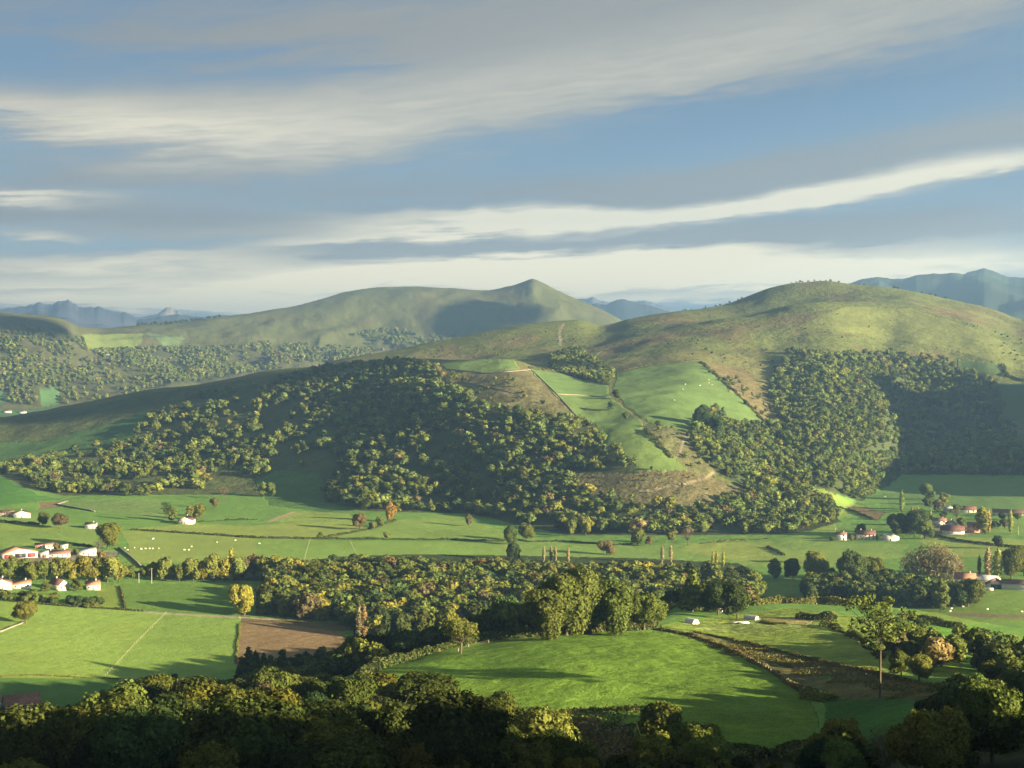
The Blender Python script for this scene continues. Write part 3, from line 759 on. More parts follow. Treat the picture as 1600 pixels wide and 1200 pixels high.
def crown_np(seed, n_cards, size, kind='round', n_lobes=14, core=True):
    """crown of a tree one unit tall: vertices, quads, triangles"""
    rng = np.random.default_rng(seed)
    L = []
    if kind in ('round', 'open', 'wide'):
        rx = {'round': 0.38, 'open': 0.40, 'wide': 0.52}[kind]
        zc, rz = {'round': (0.48, 0.50), 'open': (0.58, 0.38), 'wide': (0.47, 0.50)}[kind]
        lean = rng.normal(0, 0.04, 2)
        for i in range(n_lobes):
            u = unit(rng.normal(size=3)); u[2] = abs(u[2]) if rng.random() < 0.60 else u[2]
            k = rng.uniform(0.35, 0.80) if kind != 'open' else rng.uniform(0.55, 0.9)
            sq = 1 + 0.12 * rng.normal()
            r = rng.uniform(0.26, 0.46) * rx * (1.35 if n_lobes < 9 else 1.0) * (0.8 if kind == 'open' else 1)
            L.append((u[0] * rx * k * sq + lean[0], u[1] * rx * k * sq + lean[1], zc + u[2] * rz * k * 0.92, r, r * rng.uniform(0.8, 1.05)))
        if kind == 'round': L.append((0, 0, zc, rx * 0.6, rz * 0.62))
    elif kind == 'poplar':
        for i in range(n_lobes):
            f = (i + 0.5) / n_lobes
            r = 0.085 * (math.sin(pi * min(1, f * 0.93 + 0.08)) ** 0.6) + 0.012
            L.append((rng.normal(0, 0.012), rng.normal(0, 0.012), 0.08 + 0.88 * f, r, 0.075))
    elif kind == 'conifer':
        for i in range(n_lobes):
            f = (i / n_lobes) ** 0.8
            R = 0.24 * (1 - f) + 0.02
            a = i * 2.4
            L.append((R * 0.5 * cos(a), R * 0.5 * sin(a), 0.12 + 0.82 * f, R * 0.62 + 0.02, 0.06))
    elif kind == 'tuft':
        for i in range(n_lobes):
            a = rng.uniform(0, 2 * pi); k = rng.uniform(0.1, 1) ** 0.5
            zz = rng.uniform(0.60, 0.97) if i > 4 else rng.uniform(0.40, 0.6)
            rr_ = 0.26 * math.sqrt(max(0.05, 1 - ((zz - 0.80) / 0.22) ** 2)) * k if i > 4 else 0.10
            L.append((rr_ * cos(a) - 0.03, rr_ * sin(a), zz, rng.uniform(0.028, 0.062), rng.uniform(0.025, 0.048)))
    elif kind == 'shrub':
        for i in range(n_lobes):
            a = rng.uniform(0, 2 * pi); k = rng.uniform(0, 1) ** 0.5
            r = rng.uniform(0.22, 0.4)
            L.append((0.55 * k * cos(a), 0.55 * k * sin(a), 0.45 + rng.uniform(-0.2, 0.25) * (1 - 0.5 * k), r, r))
    elif kind == 'columnar':
        for i in range(n_lobes):
            f = (i + 0.5) / n_lobes
            r = 0.17 * (math.sin(pi * min(1, f * 0.9 + 0.08)) ** 0.5)
            a = rng.uniform(0, 2 * pi)
            L.append((r * 0.6 * cos(a), r * 0.6 * sin(a), 0.12 + 0.82 * f, r * 0.75 + 0.02, 0.09))
    L = np.array(L)
    wts = (L[:, 3] * L[:, 3]); wts /= wts.sum()
    P_, Nn = [], []
    need = n_cards
    while need > 0:
        k = rng.choice(len(L), need * 2, p=wts)
        u = unit(rng.normal(size=(len(k), 3)))
        rad = np.stack([L[k, 3], L[k, 3], L[k, 4]], 1)
        shell = rng.uniform(0.82, 1.10, (len(k), 1))
        # lobes themselves are lumpy
        shell = shell * (1 + 0.16 * np.sin(u[:, :1] * 7 + k[:, None]) * np.cos(u[:, 1:2] * 6 + k[:, None] * 2))
        p = L[k, :3] + u * rad * shell
        ok = np.ones(len(k), bool)
        for j in range(len(L)):
            q_ = (p - L[j, :3]) / np.array([L[j, 3], L[j, 3], L[j, 4]])
            ok &= ~(((q_ ** 2).sum(1) < 0.62) & (k != j))
        ok &= p[:, 2] > 0.03
        p, u = p[ok][:need], u[ok][:need]
        P_.append(p); Nn.append(u); need -= len(p)
    P_ = np.concatenate(P_); Nn = np.concatenate(Nn)
    v, q = cards(rng, P_, Nn, size, 0.42 if kind != 'poplar' else 0.7)
    tr = np.zeros((0, 3), int)
    if core:
        cv, ct = [], []
        for j in range(len(L)):
            jit = 1 + 0.12 * rng.normal(size=(12, 1))
            cv.append(L[j, :3] + ICO * jit * np.array([L[j, 3], L[j, 3], L[j, 4]]) * 0.80)
            ct.append(ICOF + 12 * j + len(v))
        v = np.concatenate([v] + cv); tr = np.concatenate(ct)
    return v, q, tr, L

def tube_np(path, rad, n=6):
    path = np.asarray(path, float); V_, Q_ = [], []
    for i, p in enumerate(path):
        d = path[min(i + 1, len(path) - 1)] - path[max(i - 1, 0)]
        d = d / (np.linalg.norm(d) + 1e-9)
        a = np.cross(d, (0.0, 1.0, 0.13)); a /= np.linalg.norm(a) + 1e-9
        b = np.cross(d, a)
        for k in range(n):
            th = 2 * pi * k / n
            V_.append(p + rad[i] * (cos(th) * a + sin(th) * b))
    for i in range(len(path) - 1):
        for k in range(n):
            Q_.append((i * n + k, i * n + (k + 1) % n, (i + 1) * n + (k + 1) % n, (i + 1) * n + k))
    return np.array(V_), np.array(Q_)

def join_np(parts):
    V_, Q_, T_, o = [], [], [], 0
    for p in parts:
        V_.append(p[0]); Q_.append(np.asarray(p[1]).reshape(-1, 4) + o)
        if len(p) > 2 and p[2] is not None and len(p[2]): T_.append(np.asarray(p[2]) + o)
        o += len(p[0])
    return np.concatenate(V_), np.concatenate(Q_), (np.concatenate(T_) if T_ else np.zeros((0, 3), int))

def trunk_np(seed, lobes, r0=0.022, fork=0.3, n_limb=7, twig=False):
    rng = np.random.default_rng(seed + 500)
    top = np.array([rng.normal(0, 0.02), rng.normal(0, 0.02), fork])
    parts = [tube_np([(0, 0, -0.08), (0, 0, 0.02), (top[0] * .4, top[1] * .4, fork * 0.5), top], [r0 * 1.7, r0 * 1.2, r0, r0 * 0.85], 7)]
    ks = rng.choice(len(lobes), min(n_limb, len(lobes)), replace=False)
    for k in ks:
        e = lobes[k, :3]
        mid = top * 0.5 + e * 0.5 + rng.normal(0, 0.03, 3) + np.array([0, 0, -0.03])
        parts.append(tube_np([top - (0, 0, 0.02), top * .7 + mid * .3, mid, mid * .4 + e * .6, e], [r0 * 0.7, r0 * 0.55, r0 * 0.4, r0 * 0.28, r0 * 0.1], 5))
        if twig:
            for _ in range(5):
                b = mid * .5 + e * .5; e2 = b + rng.normal(0, 0.09, 3) + (0, 0, 0.06)
                parts.append(tube_np([b, (b + e2) / 2 + rng.normal(0, .01, 3), e2], [r0 * 0.25, r0 * 0.16, r0 * 0.05], 4))
    return join_np(parts)

# prototypes: meshes shared by every copy
PROTO = {}
def proto(key, kind, seeds, n_cards, size, n_lobes, name='tree', r0=0.022, fork=0.3, n_limb=7, twig=False, core=True, bark=None):
    for s in seeds:
        v, q, tr, L = crown_np(s, n_cards, size, kind, n_lobes, core)
        cm = mesh_np('crown', v, q, tr, mats=(LEAF,), link=False)
        tv, tq, tt = trunk_np(s, L, r0, fork, n_limb, twig)
        tm = mesh_np('trunk', tv, tq, mats=(bark or BARK,), smooth_=True, link=False)
        PROTO.setdefault(key, []).append((cm, tm))
proto('round', 'round', range(1, 8), 9500, 0.0185, 26, twig=True)
proto('wide', 'wide', range(11, 15), 9500, 0.020, 30, twig=True)
proto('open', 'open', range(21, 24), 4200, 0.018, 30, twig=True, n_limb=14, core=False)
proto('mid', 'round', range(31, 38), 2000, 0.036, 17)
proto('poplar', 'poplar', range(41, 44), 700, 0.020, 14, r0=0.012, fork=0.5, n_limb=3)
proto('conifer', 'conifer', range(51, 54), 2200, 0.030, 30, r0=0.016, fork=0.75, n_limb=6)
proto('tuft', 'tuft', [61], 2100, 0.012, 52, r0=0.008, fork=0.56, n_limb=26, core=False)
proto('shrub', 'shrub', range(71, 75), 1100, 0.075, 11, r0=0.03, fork=0.15, n_limb=5)
proto('columnar', 'columnar', range(81, 84), 1800, 0.028, 18, r0=0.014, fork=0.4, n_limb=6)
proto('bare', 'open', range(91, 94), 260, 0.016, 22, r0=0.02, fork=0.28, n_limb=18, twig=True, core=False)
proto('pale', 'columnar', range(95, 98), 700, 0.020, 16, r0=0.014, fork=0.45, n_limb=14, twig=True, core=False, bark=PALEBARK)
LOW = [crown_np(100 + i, 170, 0.070, 'round', 7)[:3] for i in range(6)] + [crown_np(120 + i, 110, 0.06, 'columnar', 6)[:3] for i in range(2)] + [crown_np(130 + i, 120, 0.080, 'wide', 6)[:3] for i in range(3)]
VLOW = [crown_np(200 + i, 34, 0.17, 'round', 3)[:3] for i in range(5)]
MIDS = [crown_np(300 + i, 620, 0.055, 'round', 12)[:3] for i in range(5)]

OLV_T = (0.100, 0.122, 0.026); GRN_T = (0.079, 0.100, 0.025); DRK_T = (0.042, 0.060, 0.019); YEL_T = (0.190, 0.180, 0.030); YGR_T = (0.140, 0.148, 0.032)
RST_T = (0.150, 0.105, 0.045); PAL_T = (0.170, 0.140, 0.070); ORG_T = (0.18, 0.125, 0.03); BRN_T = (0.115, 0.098, 0.045)
TINT = {'olive green': OLV_T, 'green': GRN_T, 'dark green': DRK_T, 'yellow': YEL_T, 'yellow green': YGR_T, 'rusty': RST_T, 'pale bare': PAL_T, 'orange': ORG_T, 'brownish': BRN_T}
RNG = np.random.default_rng(12345)
def vary(c, a=0.16):
    k = 1 + a * RNG.normal(); h = 0.08 * RNG.normal()
    return (max(0.01, c[0] * k * (1 + h)), max(0.01, c[1] * k), max(0.004, c[2] * k * (1 - h)))
def pick(mix):
    r = RNG.random() * sum(w_ for _, w_ in mix)
    for n_, w_ in mix:
        r -= w_
        if r <= 0: return n_
    return mix[-1][0]

def plant(name, key, x, y, h, tint, label, cat, group=None, wide=1.0, rot=None, z=None):
    """one tree or shrub: an Empty at its foot with a crown and a trunk"""
    cm, tm = PROTO[key][int(RNG.integers(len(PROTO[key])))]
    e = bpy.data.objects.new(name, None); C.objects.link(e)
    e.empty_display_size = 0.3
    e.location = (x, y, (float(ground(x, y)) if z is None else z) - 0.15)
    e.rotation_euler = (0, 0, RNG.uniform(0, 2 * pi) if rot is None else rot)
    e.scale = (h * wide, h * wide, h)
    tag(e, label, cat, group)
    c = bpy.data.objects.new('crown' if cat != 'shrub' else 'foliage', cm); c.color = (*vary(tint, 0.10), 1); c.parent = e; C.objects.link(c)
    t_ = bpy.data.objects.new('trunk' if cat != 'shrub' else 'stem', tm); t_.parent = e; C.objects.link(t_)
    return e

def scatter(Q, s, seed, jit=0.42, keep=None):
    rng = np.random.default_rng(seed)
    x0, y0 = Q.min(0); x1, y1 = Q.max(0)
    gx, gy = np.meshgrid(np.arange(x0, x1, s), np.arange(y0, y1, s))
    gx = gx + (np.arange(gx.shape[0]) % 2)[:, None] * s * 0.5
    x = gx.ravel() + rng.uniform(-jit, jit, gx.size) * s; y = gy.ravel() + rng.uniform(-jit, jit, gx.size) * s
    m = inpoly(x, y, Q)
    x, y = x[m], y[m]
    if keep is not None:
        k = keep(x, y) > rng.random(len(x)); x, y = x[k], y[k]
    return x, y

# every tree that may show: x, y, height, width factor, region, tint name, tint
TREES = []
def region(name, xs, ys, h0, h1, mix, wide=(0.85, 1.2), limit=None, lj=10):
    zs = ground(xs, ys)
    for x, y, z in zip(xs, ys, zs):
        h = h0 + (h1 - h0) * RNG.beta(1.6, 1.3) * RNG.uniform(0.75, 1.12)
        if limit is not None:
            d = math.hypot(x, y); px, _ = project(x, y, z)
            lp = np.interp(px, [a[0] for a in limit], [a[1] for a in limit]) + abs(RNG.normal()) * lj
            hmax = zat(px, lp, d) - z
            h = min(h, hmax)
            if h < h0 * 0.55: continue
        tn = pick(mix)
        TREES.append((x, y, float(z), h, RNG.uniform(*wide) * (h0 + h1) / 2 / h * 0.5 + RNG.uniform(*wide) * 0.5, name, tn, vary(tuple(c_ * (0.62 if name == 'near_wood' else 0.82 if name in ('right_wood', 'knoll_wood') else 1.12 if name.startswith('hill') else 1.15 if name.startswith('far') else 0.95 if name in ('valley_wood', 'dark_copse') else 1.0) for c_ in TINT[tn]), 0.2)))  # near_wood tint is darkened, putting the shade of the slope into its colour
def arcpoly(px0, px1, d0, d1):
    """ground between two bearings and two distances"""
    a0, a1 = px2az(px0), px2az(px1)
    o = [(d0 * sin(radians(a)), d0 * cos(radians(a))) for a in np.linspace(a0, a1, 8)] + [(d1 * sin(radians(a)), d1 * cos(radians(a))) for a in np.linspace(a1, a0, 8)]
    return np.array(o)

OAKS = [('olive green', 5), ('green', 5), ('dark green', 4), ('yellow green', 0.6), ('brownish', 0.6)]
LIM_L = [(-100, 1112), (0, 1106), (60, 1100), (120, 1088), (175, 1066), (195, 1054), (270, 1043), (330, 1044), (352, 1052), (400, 1030), (425, 1022), (450, 1040), (480, 1048), (540, 1050), (600, 1040), (650, 1042), (700, 1068), (760, 1074), (800, 1070), (850, 1082), (872, 1112), (900, 1140), (985, 1150), (1010, 1170), (1080, 1172), (1200, 1186), (1260, 1170)]
xs, ys = scatter(arcpoly(-260, 880, 205, 560), 10.5, 1)
m = ~inpoly(xs, ys, wpoly(meadow))
region('near_wood', xs[m], ys[m], 7, 20, OAKS, (0.9, 1.25), LIM_L, 14)
xs, ys = scatter(arcpoly(880, 1270, 200, 330), 12, 2, keep=lambda x, y: 0.7 + 0 * x)
m = ~inpoly(xs, ys, wpoly(meadow))
region('near_wood', xs[m], ys[m], 5, 10, OAKS, (0.9, 1.2), [(880, 1125), (960, 1160), (1100, 1176), (1250, 1176), (1270, 1165)], 8)
LIM_R = [(1255, 1150), (1290, 1135), (1320, 1128), (1360, 1150), (1385, 1160), (1420, 1130), (1440, 1100), (1480, 1060), (1500, 1040), (1550, 1020), (1600, 1000), (1650, 990)]
xs, ys = scatter(arcpoly(1265, 1950, 215, 420), 10.0, 3, keep=lambda x, y: np.where(np.hypot(x, y) < 300, 0.6, 0.95))
region('right_wood', xs, ys, 7.5, 14, OAKS, (0.9, 1.25), LIM_R, 16)
LIM_B = [(1380, 990), (1430, 958), (1480, 985), (1520, 960), (1560, 975), (1600, 985), (1650, 985)]
xs, ys = scatter(arcpoly(1385, 1850, 420, 760), 11.0, 4, keep=lambda x, y: 0.92 + 0 * x)
m = ~inpoly(xs, ys, wpoly([(1410, 962), (1540, 985), (1590, 1008), (1490, 1008)]))
region('right_slope', xs[m], ys[m], 9, 14, OAKS, (0.9, 1.2), LIM_B, 14)
LIM_K = [(380, 1008), (420, 1008), (470, 996), (530, 990), (545, 975), (600, 972), (640, 972), (700, 968), (760, 938), (830, 925), (870, 905), (930, 892), (985, 920), (1040, 928), (1060, 890), (1110, 890), (1150, 905), (1190, 940)]
xs, ys = scatter(arcpoly(395, 1045, 500, 800), 11.5, 5)
cr = np.interp(np.degrees(np.arctan2(xs, ys)), AZG, D0[5 - 0])
m = (np.hypot(xs, ys) > np.interp(np.degrees(np.arctan2(xs, ys)), [px2az(p) for p in (400, 540, 620, 720, 830, 950, 1045)], [560, 520, 500, 505, 520, 530, 620]))
region('knoll_wood', xs[m], ys[m], 12, 20, [('olive green', 4), ('green', 5), ('dark green', 5), ('yellow green', 0.8)], (0.9, 1.25), LIM_K, 12)
LIM_K2 = [(520, 990), (560, 978), (640, 972), (700, 965), (760, 940), (830, 918), (900, 905), (1045, 925)]
xs, ys = scatter(arcpoly(525, 1000, 488, 600), 8.5, 66)
crest_d = np.interp(np.degrees(np.arctan2(xs, ys)), [px2az(p) for p in (520, 560, 620, 720, 830, 950, 1045)], [488, 488, 488, 490, 505, 522, 560])
m = np.hypot(xs, ys) > crest_d
region('knoll_wood', xs[m], ys[m], 15, 27, [('dark green', 5), ('green', 4), ('olive green', 2)], (0.7, 1.0), LIM_K2, 12)
xs, ys = scatter(arcpoly(1045, 1190, 640, 820), 13, 6)
region('knoll_wood', xs, ys, 10, 15, [('green', 3), ('dark green', 5)], (0.9, 1.2), LIM_K, 8)
# valley wood: tops follow the skyline of the wood in the photograph
LIM_V = [(180, 885), (230, 872), (300, 862), (350, 860), (420, 868), (440, 866), (500, 866), (520, 862), (600, 862), (640, 862), (700, 868), (780, 866), (850, 870), (1000, 872), (1100, 872), (1150, 876), (1190, 886), (1200, 892)]
VW = wpoly([(405, 962), (430, 885), (520, 876), (640, 874), (800, 880), (1000, 886), (1100, 888), (1186, 905), (1178, 960), (1100, 955), (1000, 955), (850, 958), (700, 990), (560, 1000), (540, 976)], 760)
xs, ys = scatter(VW, 13.5, 7)
region('valley_wood', xs, ys, 15, 23, [('olive green', 5), ('green', 3.5), ('dark green', 2), ('yellow green', 2), ('brownish', 0.7), ('yellow', 0.35), ('rusty', 0.1)], (1.0, 1.4), LIM_V, 9)
DARKROW = wpoly([(1262, 944), (1250, 925), (1300, 915), (1400, 912), (1500, 922), (1530, 938), (1500, 952), (1400, 950)], 760)
xs, ys = scatter(DARKROW, 10.5, 8)
region('dark_copse', xs, ys, 14, 20, [('dark green', 5), ('green', 2), ('olive green', 1.5)], (0.9, 1.2), [(1240, 900), (1260, 886), (1330, 870), (1400, 882), (1450, 895), (1530, 898)], 8)
# woods on the hills
def density(sc, lo, hi, sd, base=0.0):
    return lambda x, y: base + (1 - base) * smooth(lo, hi, fbm(x / sc, y / sc, 3, sd))
HMIX = [('olive green', 5), ('green', 6), ('dark green', 2.5), ('yellow green', 0.4), ('brownish', 0.4)]
for nm, sp, h0, h1, dn in (('left_sparse', 13, 10, 18, density(48, -0.05, 0.25, 71, 0.06)), ('left_low', 14, 11, 19, density(45, -0.12, 0.15, 73, 0.08)), ('crest', 12.5, 8, 14, None),
                            ('main', 14.5, 11, 18, density(45, -0.6, -0.1, 75, 0.3)), ('moor_bushes', 14, 4, 8, density(50, -0.1, 0.4, 77, 0.1)), ('spur', 12.5, 10, 16, None), ('low_right', 12, 11, 17, density(50, -0.7, -0.3, 79, 0.4)),
                            ('ravine', 12.5, 9, 15, None), ('saddle', 12, 10, 15, None)):
    xs, ys = scatter(WP[nm], sp, 20 + len(nm), keep=dn)
    region('hill_' + nm, xs, ys, h0 * 0.85, h1, HMIX, (1.05, 1.6))
# scattered bushes over the moorland
MW = wpoly([(900, 560), (1000, 520), (1160, 495), (1290, 475), (1420, 478), (1600, 530), (1600, 570), (1480, 550), (1300, 540), (1230, 535), (1200, 600), (1100, 556), (960, 575)], 2000)
xs, ys = scatter(MW, 34, 31, keep=density(120, 0.0, 0.5, 81, 0.06))
region('hill_moor', xs, ys, 2.5, 5.5, HMIX, (1.2, 1.8))
xs, ys = scatter(wpoly([(500, 575), (700, 540), (860, 512), (930, 514), (900, 540), (780, 555), (640, 562)], 2500), 26, 32, keep=density(80, 0.05, 0.5, 83, 0.03))
region('hill_moor', xs, ys, 3, 6, HMIX, (1.1, 1.6))
xs, ys = scatter(wpoly([(1098, 572), (1150, 590), (1210, 640), (1200, 662), (1150, 630)], 1800), 15, 33, keep=lambda x, y: 0.45 + 0 * x)
region('hill_moor', xs, ys, 5, 9, HMIX, (1, 1.4))
xs, ys = scatter(wpoly([(905, 737), (1070, 737), (1150, 775), (1100, 790), (960, 782), (905, 765)], 1300), 9, 34, keep=lambda x, y: 0.22 + 0 * x)
region('hill_moor', xs, ys, 1.8, 4, [('brownish', 3), ('rusty', 1), ('olive green', 2)], (1, 1.6))
xs, ys = scatter(wpoly([(1016, 672), (1075, 668), (1125, 700), (1145, 742), (1075, 732), (1048, 705)], 1300), 12, 35, keep=lambda x, y: 0.3 + 0 * x)
region('hill_moor', xs, ys, 3, 7, HMIX, (1, 1.4))
# skyline bushes
for a, b in ((1060, 1175), (1235, 1300), (1300, 1480)):
    for _ in range(14):
        px = RNG.uniform(a, b); d = np.interp(px2az(px), AZG, D0[14]) * RNG.uniform(0.985, 1.0)
        x, y = d * sin(radians(px2az(px))), d * cos(radians(px2az(px)))
        TREES.append((x, y, float(ground(x, y)), RNG.uniform(3, 7.5), 1.3, 'hill_moor', 'green', vary(GRN_T)))
# far slope
for nm, sp in (('far', 19), ('far_right', 20)):
    xs, ys = scatter(FWP[nm], sp, 50, keep=density(130, -0.35, 0.2, 85, 0.2) if nm == 'far' else density(160, -0.15, 0.25, 87, 0.08))
    region('far_' + nm, xs, ys, 12, 20, [('olive green', 5), ('green', 5), ('yellow green', 0.8), ('brownish', 0.5)], (1.1, 1.5))
for _ in range(60):
    px = RNG.uniform(215, 345); d = np.interp(px2az(px), AZG, D0[17]) * RNG.uniform(0.98, 1.0)
    x, y = d * sin(radians(px2az(px))), d * cos(radians(px2az(px)))
    TREES.append((x, y, float(ground(x, y)), RNG.uniform(8, 16), 1.4, 'far_crest', 'dark green', vary(DRK_T)))

